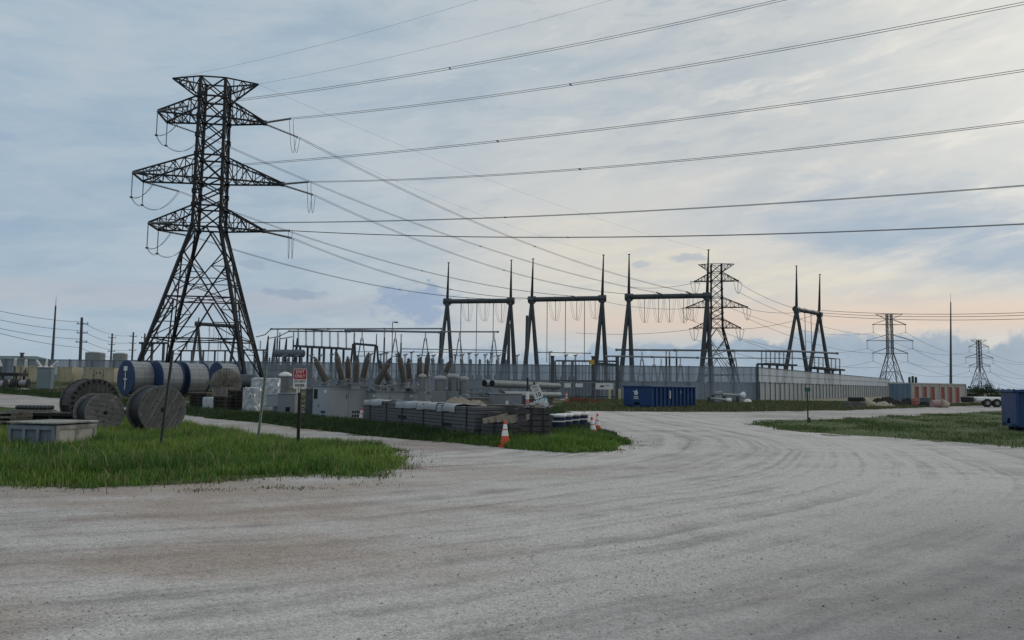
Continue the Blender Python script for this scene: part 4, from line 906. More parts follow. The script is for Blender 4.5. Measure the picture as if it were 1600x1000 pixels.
# rows of lower breakers and posts with insulators peeping over the fence
def post_breaker():
    t=thing('post_insulator','slim support post with a stacked insulator and clamp','insulator',(0,0,0)); H=6.3
    b=MB(); b.box((0,0,H/2-.9),(.22,.22,H-1.8)); b.build('post',M['galv'],t)
    b=MB(); post_ins(b,(0,0,H-1.8),1.5,.22); b.build('insulator',M['bushing'],t)
    b=MB(); b.box((0,0,H-.2),(.5,.3,.22)); b.box((.3,0,H-.05),(.2,.5,.12)); b.build('clamp',M['galv'],t); return t
q=post_breaker(); first=True
pk=[(579,551,112),(595,551,112),(604,549,113),(620,551,114),(633,552,113),(643,548,114),(654,553,112),(677,553,113),(711,552,115),(722,552,112),(733,550,114),(744,552,112),(758,552,113),(768,550,115),(779,553,112),(808,553,113)]
for k,(px,pt,Y) in enumerate(pk):
    o=q if first else copy_tree(q); first=False; tp=at(px,pt,Y); o.location=(tp.x,Y,tp.z-6.35); tag(o,'post insulator peeping over the blue-grey fence, %s in its row'%ORD[k],None,'post insulators behind the fence')
for k,(px,pt,Y) in enumerate(((884,553,120),(859,548,121),(899,553,119),(413,548,114),(444,553,114),(464,553,113),(486,553,112),(500,553,113),(518,552,113))):
    o=copy_tree(q); tp=at(px,pt,Y); o.location=(tp.x,Y,tp.z-6.35); tag(o,'post insulator over fence, %s'%['between the second A-frame legs','taller, right of the second A-frame\'s left leg','nearest the gate post','right of the tower right leg','left of the conservator tank','under the conservator tank right end','under the switch frame left half','under the switch frame middle','under the switch frame right end'][k],None,'post insulators behind the fence')
hbus('bus_bar','thin low bus bar over the row of post insulators, upper of the pair',(627,545),(792,547.5),116,115,.07)
hbus('bus_bar','thin low bus bar over the row of post insulators, lower of the pair',(560,549.5),(790,551),113,112,.05)
hbus('bus_bar','thin low bus bar left of the gate, under the second tall A-frame',(842,550.5),(922,552),120,119,.07)
hbus('bus_bar','upper pipe bus bar behind the lattice tower at right',(963,546.5),(1236,548.5),142,143,.19)
hbus('bus_bar','upper pipe bus bar crossing the feet of the fourth tall A-frame',(1236,548.5),(1308,552),143,150,.19)
hbus('bus_bar','lower pipe bus bar behind the gate at right',(948,556.5),(1090,559),131,132,.15)
hbus('bus_bar','thin lower pipe bus bar beyond the third tall A-frame',(1090,559),(1262,560),137,140,.08)
for k,(px,pt,Y) in enumerate(((1041,546.5,142),(1046,547,141),(1057,547,142))):
    tp=at(px,pt,Y); t=thing('bus_post','upright post under the upper bus bar, %s of three close together'%['left','middle','right'][k],'post',(tp.x,Y,0)); b=MB(); b.cyl((0,0,0),(0,0,tp.z-1.2),.2,.17,8); b.build('shaft',M['galvd'],t); b=MB(); post_ins(b,(0,0,tp.z-1.2),1.2,.22); b.build('insulator',M['insul'],t)
# cabinets and breakers visible through the screen
def dead_tank():
    t=thing('circuit_breaker','pale tank circuit breaker on a steel stand','circuit breaker',(0,0,0))
    b=MB()
    for x in(-1.4,1.4):
        for y in(-.5,.5): b.box((x,y,1.0),(.18,.18,2.0))
    b.box((0,0,2.05),(3.2,1.3,.16)); b.build('stand',M['galvd'],t)
    for x in(-1.2,0,1.2):
        b=MB(); b.cyl((x,-.9,2.75),(x,.9,2.75),.42,.42,14); b.build('tank',M['cabinet'],t)
        for s in(-1,1):
            b=MB(); b.lathe((x,s*.6,3.0),(x+.1*x,s*1.25,5.4),[(0,.22)]+[(.1+k*.16+.08*j,(.17 if j else .12)) for k in range(13) for j in(0,1)]+[(2.4,.05)],8); b.build('bushing',M['insul'],t)
    b=MB(); b.box((0,-1.0,1.2),(1.0,.6,1.3),bev=.04); b.build('control_cabinet',M['cabinet'],t); return t
q=dead_tank(); first=True
for k,(px,Y) in enumerate(((735,109),(776,110),(690,108),(640,109),(880,112),(430,110))):
    o=q if first else copy_tree(q); first=False; x=at(px,600,Y).x; o.location=(x,Y,0); tag(o,'pale circuit breaker behind the fence, %s'%['third from the right of its row','second from the right of its row','fourth from the right of its row','fifth from the right of its row','nearest the gate','behind the right foot of the lattice tower'][k],None,'circuit breakers behind the fence')
# lamp mast
t,tp=pole('thin grey lamp mast among the high bus bars',(613.5,612.5),503,560,128,.10,.07,M['galv'],0,'lamp_mast');
bpy.context.view_layer.update(); b=MB(); b.bar(tp,tp+Vector((.8,0,.0)),.12); b.box(tp+Vector((.6,0,-.08)),(.6,.35,.16)); b.build('lamp_head',M['galvd'],t,world=True)
for k,(px0,pt,pb,Y,lb) in enumerate(((823.5,493,560,133,'slim tapered steel pole just left of the second tall A-frame'),(795.5,506,560,136,'slim steel pole between the right legs of the farthest left A-frame'),(689,517,560,128,'short steel post beside the left leg of the farthest left A-frame'))):
    pole(lb,(px0,px0-1.2),pt,pb,Y,.36,.22,M['steel'],0,'steel_pole')
# ------------------------------------------------------------------ stored things in the yard
t_emb=[]
def reel(name,label,cat,Rf,rd,w_,mf,mdrum,group=None,emblem=False,front_planks=True):
    """reel on its rim: axis along local x, front flange at -x"""
    t=thing(name,label,cat,(0,0,0),0,group)
    for s in(-1,1):
        b=MB(); x=s*w_/2; b.lathe((x-.04,0,Rf),(x+.04,0,Rf),[(0,Rf*.985),(.012,Rf),(.068,Rf),(.08,Rf*.985)],40,smooth=False); fl=b.build('flange',mf,t)
        b=MB(); xo=x+s*.045; b.cyl((xo-.012,0,Rf),(xo+.012,0,Rf),Rf*.10,Rf*.10,14); b.build('hub_hole',M['void'],fl)
        b=MB()
        for k in range(8): a=6.283*k/8+.2; b.cyl((xo-.01,Rf*.42*math.cos(a),Rf+Rf*.42*math.sin(a)),(xo+.03,Rf*.42*math.cos(a),Rf+Rf*.42*math.sin(a)),Rf*.035,Rf*.03,8)
        b.build('bolts',M['galvd'] if not emblem else M['black'],fl)
    b=MB(); b.lathe((-w_/2,0,Rf),(w_/2,0,Rf),[(0,rd),(w_,rd)],44); b.build('lagging' if emblem else 'cable',mdrum,t)
    def emb():
        b=MB(); xo=-w_/2-.055
        b.box((xo,.02,Rf+Rf*.52),(.02,.55,.34)); b.bar((xo,0,Rf-Rf*.55),(xo,0,Rf+Rf*.34),.02,.10,up=(0,1,0)); b.box((xo,0,Rf-.1),(.02,.52,.10))
        b.add([(xo-.012,-.2,Rf-Rf*.5),(xo-.012,.2,Rf-Rf*.5),(xo-.012,0,Rf-Rf*.72)],[(0,1,2),(2,1,0)]); b.build('emblem',M['signgrey'],t)
    if emblem: t_emb.append(emb)
    return t
def crib(parent_label,x,y,z0,z1,rz,L,lab):
    if z1-z0<.06: return
    t=thing('timber_cribbing',lab,'timber',(x,y,z0),rz); h=(z1-z0)
    n=max(1,int(round(h/.25)))
    for k in range(n):
        for s in(-1,1):
            b=MB(); zc=h*(k+.5)/n
            b.box((s*L*.35,0,zc),(.22,1.9,h/n)) if k%2==0 else b.box((0,s*.6,zc),(L,.22,h/n)); b.build('beam',M['wood_z'],t)
q=reel('cable_reel',None,'cable reel',1.34,1.24,1.66,M['flange'],M['lag'],'blue ended reels under the tower',True)
RB=[(198,569,58,52,'foremost blue-ended silver cable reel, its whole blue end with pale arrow mark visible','leftmost'),(243,568.5,58.5,51,'second blue-ended silver reel from the left, behind the leaning dark post','second'),(285,570.5,60.5,51,'third blue-ended silver reel from the left, above the black pallet stack','third'),(338,577.5,68,49,'fourth blue-ended silver reel, half hidden by the broken wooden reel','fourth')]
RBO=[q]+[copy_tree(q) for _ in RB[1:]]; t_emb[0]()
for k,(px,pt,Y,a,lb,w_) in enumerate(RB):
    o=RBO[k]; tp=at(px,pt,Y); ax=Vector((math.cos(R(a)),math.sin(R(a)),0)); c=Vector((tp.x,Y,0))+ax*.83; zb=max(gz(c.x,c.y)+.02,tp.z-2.68)
    o.location=(c.x,c.y,zb); o.rotation_euler=(0,0,R(a)); o['label']=lb
    crib('',c.x,c.y,gz(c.x,c.y)-.05,zb,R(a),1.8,'timber cribbing under the %s blue-ended reel'%w_)
def put_reel(t,px,py,Y,ang):
    c=at(px,py,Y); Rf=c.z-gz(c.x,Y); return c
# dark old reels in the left foreground: front flange centre pixels
def old_reel(label,px,Y,Rf,w_,ang,mf,md=None,rdk=.62):
    t=reel('wooden_cable_reel',label,'cable reel',Rf,Rf*rdk,w_,mf,md or M['black'],'old wooden reels in the left foreground'); x=at(px,640,Y).x
    n=Vector((-math.cos(R(ang)),-math.sin(R(ang)),0)); c=Vector((x,Y,0))-n*w_/2; t.location=(c.x,c.y,gz(c.x,c.y)); t.rotation_euler=(0,0,R(ang)); return t
old_reel('large weathered wooden reel with plank face beside the leaning dark post',254,24.4,.76,.80,141,M['reel_b'],None,.9)
old_reel('smaller wooden reel with a pale boarded face and dark rim, behind the crate corner',164,24.9,.62,.78,143,M['reel_a'],None,.86)
t=old_reel('dark old reel behind the smaller wooden reel, only its curved rim showing',148,27.4,.86,.8,141,M['flange_old'],M['slot'],.88)
b=MB()
for k in range(22):
    a=math.pi*(k/21); b.box((0,.80*math.cos(a),.86+.80*math.sin(a)),(.74,.17,.03),M=Matrix.Rotation(a-math.pi/2,3,'X'))
b.build('slats',M['flange_old'],t); b=MB()
for k in range(26):
    a=6.283*k/26; b.box((-.44,.76*math.cos(a),.86+.76*math.sin(a)),(.02,.075,.11),M=Matrix.Rotation(a-math.pi/2,3,'X'))
b.build('rim_slots',M['void'],t)
# stake in front of it
def stake(name,label,cat,pb,pt,Y,w_,mat,cap=None,Y2=None):
    a=at(*pb,Y); a.z=gz(a.x,Y)-.05; e=at(*pt,Y2 or Y); t=thing(name,label,cat,(a.x,a.y,a.z)); b=MB(); e=e-a
    d=e.normalized(); b.bar((0,0,0),e,w_,w_*.35,up=(0,1,0)); o=e*0; sd_=Vector((w_*.42,-w_*.3,0)); b.bar(sd_,e+sd_,w_*.2,w_*.55,up=(0,1,0)); b.bar(-sd_+Vector((0,-w_*.6,0)),e-sd_+Vector((0,-w_*.6,0)),w_*.2,w_*.55,up=(0,1,0)); b.build('post',mat,t)
    b=MB(); L=e.length
    for k in range(int(L/.12)): b.box(d*(.1+k*.12)+Vector((0,-w_*.22,0)),(w_*.22,.004,.03))
    b.build('holes',M['void'],t); return t
stake('marker_stake','short pale metal stake in front of the smaller wooden reel','stake',(165,679),(164.5,650),23.6,.035,M['galv'])
stake('leaning_post','tall dark metal post leaning right, in the grass in front of the large wooden reel','post',(250,704),(270.5,547),18.2,.055,M['galvd'])
stake('leaning_post','pale green metal post leaning right, bare, left of the EXIT ONLY sign','post',(402,696),(416,578),20.4,.060,M['greenpost'])
# wooden crate
c=G(85,699); Yc=c.y
A=at(12,697,Yc+.35); ux=Vector((A.x-c.x,A.y-c.y,0)); B=at(131,688,Yc+1.35); uy=Vector((B.x-c.x,B.y-c.y,0))
Lx,Ly=ux.length,uy.length; t=thing('wooden_crate','weathered low wooden crate with a pale lid, standing in the grass at the left edge','crate',(c.x,c.y,0),math.atan2(-ux.y,-ux.x)); Hc=at(85,661,Yc).z; 
b=MB(); ang=math.atan2(-ux.y,-ux.x); ly=Ly; X=Vector((1,0,0)); 
vy=Vector((uy.x*math.cos(-ang)-uy.y*math.sin(-ang),uy.x*math.sin(-ang)+uy.y*math.cos(-ang),0)); ly=vy.y; sx=vy.x
# local frame: corner at origin, front face along -x, side face along +y
b.box((-Lx/2,ly/2,Hc/2-.03),(Lx-.06,ly-.06,Hc-.06)); b.build('body',pm('grey_blue_crate_ply',(.13,.16,.19),.2,2,.8,0,(.10,.10,.10),.3),t)
b=MB()
b.box((.003,ly/2,Hc/2-.03),(.012,ly-.05,Hc-.1)); b.build('side_panel',pm('pale_crate_ply',(.40,.385,.35),.14,2.5,.85,0,(.22,.19,.16),.35),t)
b=MB()
for x in(-.05,-Lx*.36,-Lx*.66,-Lx+.05): b.box((x,-.012,Hc/2-.04),(.09,.03,Hc-.08))
b.box((-Lx/2,-.014,Hc-.13),(Lx-.02,.03,.09)); b.build('front_battens',pm('blue_grey_batten',(.17,.20,.23),.2,3,.8),t)
b=MB()
for y in(.05,ly*.52,ly-.05): b.box((.016,y,Hc/2-.05),(.03,.09,Hc-.1))
b.box((.018,ly/2,Hc-.12),(.03,ly-.02,.10)); b.build('side_battens',M['crate'],t)
b=MB(); b.box((-Lx/2,ly/2,Hc-.01),(Lx+.09,ly+.09,.045),bev=.01); b.build('lid',M['crate'],t)
# long dark low deck behind the crate with a row of coiled steel on it
def slab_stack(name,label,cat,px0,px1,Y,h,dep,layers,mat,top=None,rz=0.0,side=None,gap=.35,voids=True):
    a=at(px0,640,Y); e=at(px1,640,Y); L=(e.x-a.x); cx=(a.x+e.x)/2; t=thing(name,label,cat,(cx,Y+dep/2,gz(cx,Y)),rz); lh=h/layers
    for k in range(layers):
        b=MB(); z=k*lh; n=max(3,int(L/.7))
        for i in range(n): b.box((-L/2+.07+(L-.14)*i/(n-1),0,z+lh*gap/2),(.10,dep*.98,lh*gap))
        nb=max(3,int(dep/.24))
        for i in range(nb): b.box((RNG.uniform(-.012,.012),-dep/2+dep*(i+.5)/nb,z+lh*(gap+(1-gap)/2)),(L,dep/nb*.94,lh*(1-gap)*.97))
        b.build('board_layer',mat,t)
    if voids:
        b=MB(); b.box((0,.04,h/2),(L*.97,dep*.9,h*.96)); b.build('dark_core',M['void'],t)
    if top: b=MB(); b.box((0,0,h+.02),(L*1.02,dep*1.03,.04)); b.build('top_board',top,t)
    return t
slab_stack('low_deck','low dark timber deck with pale top boards behind the crate','timber deck',22,136,27.0,.50,1.0,1,M['slot'],M['wood_z'],0,gap=.8)
slab_stack('pallet_stack','grey slatted pallet stack cut by the left edge, beside the crate','pallet stack',-30,19,25.5,.60,1.2,4,M['wood_z'],None,.1,gap=.5,voids=False)
c=at(54,629,27.4); t=thing('coil_row','row of dark ribbed insulators lying on a board on the low dark deck','insulators',(c.x,c.y,.55)); b=MB(); b.box((-.05,0,.03),(1.5,.35,.05)); b.build('board',M['wood_z'],t)
for k in range(9):
    b=MB(); x=-.55+.135*k; b.lathe((x,-.16,.13),(x+.05,.2,.13),[(0,.03)]+[(.03+.05*i+.02*j,(.075 if j else .045)) for i in range(6) for j in(0,1)]+[(.36,.03)],10); b.build('insulator',M['galvd'],t)
# far left: grey box, containers, small reels
def container(name,label,px0,px1,ptop,Y,dep,mat,doors=False,cat='container'):
    a=at(px0,590,Y); e=at(px1,590,Y); L=e.x-a.x; cx=(a.x+e.x)/2; z0=gz(cx,Y); h=at(px0,ptop,Y).z-z0; t=thing(name,label,cat,(cx,Y,z0)); b=MB(); n=int(L/.16)
    vs=[];
    for i in range(n+1):
        x=-L/2+L*i/n; y=-.07 if (i//2)%2 else 0.0; vs+= [(x,y,.1),(x,y,h-.1)]
    b.add(vs,[(2*i,2*i+2,2*i+3,2*i+1) for i in range(n)]); b.box((0,dep/2+.02,h/2),(L-.02,dep-.02,h-.04)); b.build('wall',mat,t)
    b=MB(); b.box((0,-.02,h-.06),(L+.02,.12,.12)); b.box((0,-.02,.06),(L+.02,.12,.12))
    for s in(-1,1): b.box((s*L/2,-.02,h/2),(.12,.12,h))
    b.build('frame',mat,t)
    if doors:
        b=MB()
        for x in(-L*.17,L*.15): b.bar((x,-.06,.2),(x,-.06,h-.2),.05); b.box((x,-.08,h*.45),(.25,.04,.06))
        b.box((-L*.02,-.05,h*.62),(.5,.03,.22)); b.build('lock_rods',M['galvd'],t)
    return t
container('container','cream corrugated container at far left, behind the small reels',20,57,571,88,2.4,M['cream'],True)
container('container','smallest cream corrugated container, between the grey box and the cable reels',90,112,573,92,2.2,M['cream'])
container('container','widest cream corrugated container, just left of the foremost blue-ended reel',131,178,574,92,2.4,M['cream'],True)
c=at(70,606,62); t=thing('switchgear_cabinet','tall grey-blue switchgear cabinet with three pale bushings at far left','cabinet',(c.x,62,gz(c.x,62)),R(18)); hb=at(70,575,62).z-gz(c.x,62)
m_=pm('grey_green_enamel',(.15,.20,.22),.12,1.2,.5,0,(.12,.13,.13),.2)
b=MB(); b.box((0,0,hb/2+.05),(1.0,1.0,hb-.1),bev=.02); b.build('body',m_,t); b=MB(); b.box((0,0,hb+.02),(1.1,1.1,.06)); b.build('roof',m_,t); b=MB()
b.box((0,-.52,hb/2),(.86,.03,hb-.35)); b.build('door',m_,t)
for x,lx in((-.35,-.35),(0.0,.02),(.38,.42)):
    b=MB(); b.lathe((x,0,hb+.05),(x+lx,.05,hb+.62),[(0,.13),(.12,.14)]+[(.14+.08*i+.03*j,(.11 if j else .07)) for i in range(5) for j in(0,1)]+[(.6,.05),(.7,.06)],10); b.build('bushing',M['white'],t)
for k,(px,pt,pb,Y,ln) in enumerate(((3,560,576,72,-.35),(24,559.5,574,74,.05),(41,561.5,572,70,.0))):
    tp=at(px,pt,Y); z0=gz(tp.x,Y); t=thing('post_insulator','pale insulator on a post before the cream container, %s'%['leaning, at the left picture edge','upright on the thicker post','upright on a thin rod'][k],'insulator',(tp.x,Y,z0)); h=tp.z-z0
    b=MB(); b.bar((0,0,0),(0,0,h-.75),.14 if k<2 else .06); b.build('post',M['galvd'],t); b=MB(); b.lathe((0,0,h-.8),(ln,0,h),[(0,.08)]+[(.08+.08*i+.03*j,(.15 if j else .10)) for i in range(8) for j in(0,1)]+[(.8,.05)],10); b.build('insulator',M['white'],t)
for k,(px,Y,Rf,w_) in enumerate(((1,63,.40,.75),(13,64,.40,.62),(37,65,.38,.7))):
    t=reel('small_reel','small dark-ended reel with pale winding, %s of the three at far left'%['leftmost','middle','rightmost'][k],'cable reel',Rf,Rf*.72,w_,M['black'],M['offwhite'],'small reels at far left'); x=at(px,600,Y).x; t.location=(x,Y,gz(x,Y)); t.rotation_euler=(0,0,R(8))
b=MB(); c=at(36,604,60.5); z0=gz(c.x,60.5); b.box((0,0,.14),(.75,.4,.10),bev=.03); b.box((-.35,0,.07),(.12,.4,.16)); b.box((.35,0,.07),(.12,.4,.16)); tag(b.build('saddle_block',M['white'],pos=(c.x,60.5,z0)),'low white saddle block on the grass in front of the rightmost small reel','block')
b=MB(); c=at(9,592,66); z0=gz(c.x,66); b.box((0,0,1.0),(2.3,1.4,.12)); b.box((.2,0,1.14),(1.9,1.2,.16)); b.box((-.9,.5,.5),(.1,.1,1)); b.box((.9,.5,.5),(.1,.1,1)); b.box((-.9,-.5,.5),(.1,.1,1)); b.box((.9,-.5,.5),(.1,.1,1)); tag(b.build('dark_rack',M['black'],pos=(c.x,66.5,z0)),'black rack with a flat top over the small reels at far left','rack')
c=at(8,557,150); t=thing('low_shed','low grey-green shed roof beyond the fence at the left edge','shed',(c.x,150,0)); h=c.z; b=MB(); b.box((-6,4,h/2-.3),(22,8,h-.6)); b.build('wall',M['cabinet2'],t); b=MB(); b.add([(-18,-.5,h-.6),(5.5,-.5,h-.6),(5.5,8.5,h-.6),(-18,8.5,h-.6),(-17,4,h+.25),(3.6,4,h+.25)],[(0,1,5,4),(2,3,4,5),(1,2,5),(3,0,4),(3,2,1,0)]); b.build('roof',pm('grey_green_roof',(.10,.14,.13),.2,.6,.7),t); b=MB(); b.cyl((2,2,h-.3),(2,2,h+.7),.35,.3,12); b.cyl((2,2,h+.7),(2,2,h+.85),.5,.5,12); b.build('vent',M['galvd'],t)
# black pallet stacks, broken reel, wrapped loads
slab_stack('pallet_stack','tall black pallet stack with a pale top board below the third blue-ended reel','pallet stack',294,320,46,.92,1.1,5,M['slot'],M['wood_z'],.12)
slab_stack('pallet_stack','dark pallet stack directly below the broken wooden reel','pallet stack',333,352,44,.80,1.0,4,M['slot'],M['wood_z'],-.05)
slab_stack('pallet_stack','reddish-dark pallet stack between the broken reel and the wrapped loads','pallet stack',354,379,45,1.15,1.0,6,M['slot'],None,.08)
c=at(329,622,45); b=MB(); b.box((0,0,.35),(.7,.7,.7),bev=.05); tag(b.build('wrapped_box',M['plastic'],pos=(at(327,620,46).x,46.2,gz(at(327,620,46).x,46))),'small pale wrapped box between two black pallet stacks','box')
t=old_reel('broken wooden reel lying back on the dark pallets, with splayed boards',352,49.5,.95,.5,118,M['wood'],M['slot'],.8); t.location.z+=.55; t.rotation_euler=(R(0),R(-14),R(112)); del t['group']
b=MB()
for k,(a,L,x) in enumerate(((.5,.9,-.5),(.9,.7,-.2),(1.9,.8,.35),(2.5,.9,.1),(.2,.8,.4))): b.bar((-.35,x,.95),(-.37,x+L*math.cos(a),.95+L*math.sin(a)),.05,.2)
b.build('loose_boards',M['wood_z'],t)
b=MB(); c=at(384,594,55); b.cyl((-.9,0,0),(.9,.4,0),.52,.52,20); tag(b.build('steel_drum_section',M['galvd'],pos=(c.x-.3,55,c.z-.1)),'dark grey cylinder lying behind the wrapped loads, right of the fourth blue-ended reel','cylinder')
b=MB(); b.box((0,0,.6),(1.5,.9,1.2)); tag(b.build('packing_case',M['slot'],pos=(c.x-.3,55.3,gz(c.x,55))),'dark packing case under the lying grey cylinder','case')
def wrapped(label,px0,px1,ptop,Y,dep,rz,sag=True):
    a=at(px0,620,Y); e=at(px1,620,Y); L=e.x-a.x; cx=(a.x+e.x)/2; z0=gz(cx,Y); h=at((px0+px1)/2,ptop,Y).z-z0; t=thing('wrapped_load',label,'wrapped load',(cx,Y+dep/2,z0),rz)
    b=MB(); n=9; rng=np.random.default_rng(int(px0))
    # crumpled sheet wrapped round the load: a box with jittered faces
    for (o,ax,ay,nn) in (((-L/2,-dep/2,0),(L,0,0),(0,0,h),(0,-1,0)),((L/2,-dep/2,0),(0,dep,0),(0,0,h),(1,0,0)),((-L/2,dep/2,0),(0,-dep,0),(0,0,h),(-1,0,0)),((-L/2,-dep/2,h),(L,0,0),(0,dep,0),(0,0,1)),((L/2,dep/2,0),(-L,0,0),(0,0,h),(0,1,0))):
        o,ax,ay,nn=map(Vector,(o,ax,ay,nn)); vs=[]
        for j in range(n+1):
            for i in range(n+1):
                edge=i in(0,n) or j in(0,n); vs.append(o+ax*i/n+ay*j/n+nn*(0 if edge else rng.uniform(-.05,.06)))
        b.add(vs,[(j*(n+1)+i,j*(n+1)+i+1,(j+1)*(n+1)+i+1,(j+1)*(n+1)+i) for j in range(n) for i in range(n)])
    b.build('plastic_sheet',M['plastic'],t); b=MB(); b.box((0,0,.05),(L*1.04,dep*1.04,.12)); b.build('pallet',M['wood_z'],t); return t
wrapped('large load in milky plastic wrap, left of the pale green leaning post',391,432,591.5,43,1.3,.05)
wrapped('smaller load in milky plastic wrap in front of the large wrapped one',380,399,606,41,.8,-.1)
# cabinets beside the EXIT ONLY sign
def cabinet(label,px0,px1,ptop,Y,dep,mat,rz=0,vent=True,z0=0,plate=False):
    a=at(px0,620,Y); e=at(px1,620,Y); L=e.x-a.x; cx=(a.x+e.x)/2; g0_=gz(cx,Y); h=at(px0,ptop,Y).z-g0_; t=thing('cabinet',label,'cabinet',(cx,Y+dep/2,g0_),rz)
    b=MB(); b.box((0,0,h/2+z0/2),(L,dep,h-z0),bev=.02); b.build('body',mat,t); b=MB(); b.box((0,0,h+.015),(L+.06,dep+.06,.04)); b.build('lid',mat,t)
    if vent: b=MB(); b.box((.1*L,-dep/2-.006,.38),(.20,.02,.22)); b.build('vent',M['void'],t)
    if plate: b=MB(); b.box((.05*L,-dep/2-.006,h*.7),(.13,.015,.16)); b.build('data_plate',M['white'],t)
    b=MB(); b.box((0,.0,.04),(L*.94,dep*.94,.1)); b.build('skid',M['galvd'],t); return t
cabinet('grey cabinet with one square dark vent just left of the EXIT ONLY post',434,461,615.5,37,1.1,M['cabinet2'])
cabinet('pale low cabinet between the pale green post and the grey vented cabinet',416,434.5,617,38.5,.9,M['cabinet'],0,False,.45)
c=at(446,584,40); z0=gz(c.x,40); t=thing('capped_cylinder','pale ribbed cylinder with a white domed cap behind the grey vented cabinet','equipment',(c.x,40,z0)); h=c.z-z0
b=MB(); b.box((0,0,.55),(.9,.9,1.1)); b.build('base',M['cabinet'],t); b=MB(); b.lathe((0,0,1.1),(0,0,h),[(0,.24)]+[(.05+.07*i+.03*j,.25 if j else .22) for i in range(int((h-1.25)/.07)) for j in(0,1)],16); b.build('ribbed_body',M['insul'],t); b=MB(); b.lathe((0,0,h-.12),(0,0,h+.1),[(0,.32),(.08,.33),(.16,.24),(.22,.05)],18); b.build('cap',M['white'],t)
# circuit breakers with long bushings
def bush(t,pb,pt,Y,r=.165,mat=None,tilt=0.0,cap=True):
    p=at(*pb,Y); q=at(*pt,Y+tilt); L=(q-p).length; n=int(L*.84/.055); pr=[(0,r*1.25),(.07,r*1.25),(.07,r*.8)]
    for i in range(n): u=.08+i*.055; pr+=[(u,r*.80),(u+.018,r*(1.0-.12*i/n)),(u+.036,r*.80)]
    pr+=[(L*.93,r*.7)]; b=MB(); b.lathe(p,q,pr,14); o=b.build('bushing',mat or M['bushing'],t,world=True); d=(q-p).normalized()
    b=MB(); b.cyl(q-d*.08,q+d*.03,r*.55,r*.55,10); b.cyl(q+d*.03,q+d*.16,r*.22,r*.2,8); b.bar(q+d*.08-Vector((.07,0,0)),q+d*.08+Vector((.07,0,0)),.05); b.build('terminal',M['galvd'],t,world=True)
    b=MB(); b.cyl(p-d*.22,p+d*.02,r*1.25,r*1.1,14); b.cyl(p-d*.02,p+d*.03,r*1.4,r*1.4,14); b.build('turret',M['cabinet2'],t,world=True)
def breaker(label,corner,pl,pr_,ptop,Y,bushes,seed,vents=True,win=False,pbase=None):
    """cabinet with one vertical edge toward the camera at pixel column `corner`; faces end at columns pl and pr_"""
    c=at(corner,640,Y); rng=random.Random(seed); h=at(corner,ptop,Y).z; Lp=(corner-pl)*Y/F; Rp=(pr_-corner)*Y/F; rz=R(40)
    bx=Rp/math.cos(rz)*1.12; by=Lp/math.sin(rz)*.86; t=thing('circuit_breaker',label,'circuit breaker',(c.x,Y,0),rz); bpy.context.view_layer.update()
    b=MB(); b.box((bx/2,by/2,h/2+.04),(bx,by,h-.08),bev=.025); b.build('cabinet',M['cabinet'],t)
    b=MB(); b.box((bx/2,by/2,h+.02),(bx+.08,by+.08,.05)); b.build('roof',M['cabinet2'],t)
    if vents:
        b=MB()
        for i in range(4):
            for j in range(2): b.box((bx*.62+.12*i,-.004,.24+.17*j),(.075,.02,.10)); b.box((-.004,by*.22+.10*i,.24+.17*j),(.02,.06,.10))
        b.build('vents',M['void'],t)
    b=MB(); b.box((bx*.45,-.004,h*.72),(.03,.02,.2)); b.box((-.006,by*.60,h*.45),(.02,.04,.10)); b.build('handles',M['black'],t)
    if win: b=MB(); b.box((-.004,by*.80,h*.78),(.02,.34,.42)); b.build('window',M['void'],t)
    b=MB(); b.box((-.004,by*.2,h*.86),(.015,.2,.12)); b.build('data_plate',M['white'],t)
    b=MB(); b.box((bx*.5,-.006,h*.5),(.02,.014,h*.9)); b.box((bx*.5,-.006,h*.93),(bx*.94,.014,.02)); b.build('door_seams',M['cabinet2'],t)
    for e in bushes: bush(t,e[0],e[1],Y+e[2],*(e[3:] if len(e)>3 else ()))
    # tank tops, pipes and operating rods on the roof
    b=MB()
    for i in range(3): b.cyl((bx*(.2+.3*i),by*.2,h+.12),(bx*(.2+.3*i),by*.85,h+.12),.11,.11,14)
    b.build('interrupter_tank',M['cabinet2'],t)
    for i in range(7): b=MB(); x,y=rng.uniform(.05,.95)*bx,rng.uniform(.1,.9)*by; b.tube([(x,y,h+.05),(x+rng.uniform(-.1,.1),y,h+.22),(x+rng.uniform(-.45,.45),y+rng.uniform(-.2,.2),h+rng.uniform(.24,.42))],.03,6); b.build('pipe',M['galv'],t)
    return t
breaker('largest pale grey circuit breaker cabinet with a dark window, right of the EXIT ONLY sign',513,471,560,604,33,[((511,598),(493,562),.6),((535,596),(526,554),1.0),((544.5,594),(543.5,562),1.9),((556,600),(558,561),.2),((566.5,593),(575,556),1.6)],1,True,True)
breaker('second pale circuit breaker from the left, its two bushings crossing',588,559,622,612,33.5,[((587.5,602),(608,564),.3),((610,597),(594,566.5),1.3)],2)
breaker('third pale circuit breaker from the left, with a tall leaning bushing at its left end',646,622,668,613,35,[((632,600),(624,556),.4),((640,594),(638,565),1.4),((655.5,592),(656.5,563),1.2)],3,False)
breaker('fourth pale circuit breaker from the left, partly behind three ribbed arresters',700,668,728,613,36,[((665.5,588),(669,555),1.5),((696,584),(703,566),1.6)],4,False)
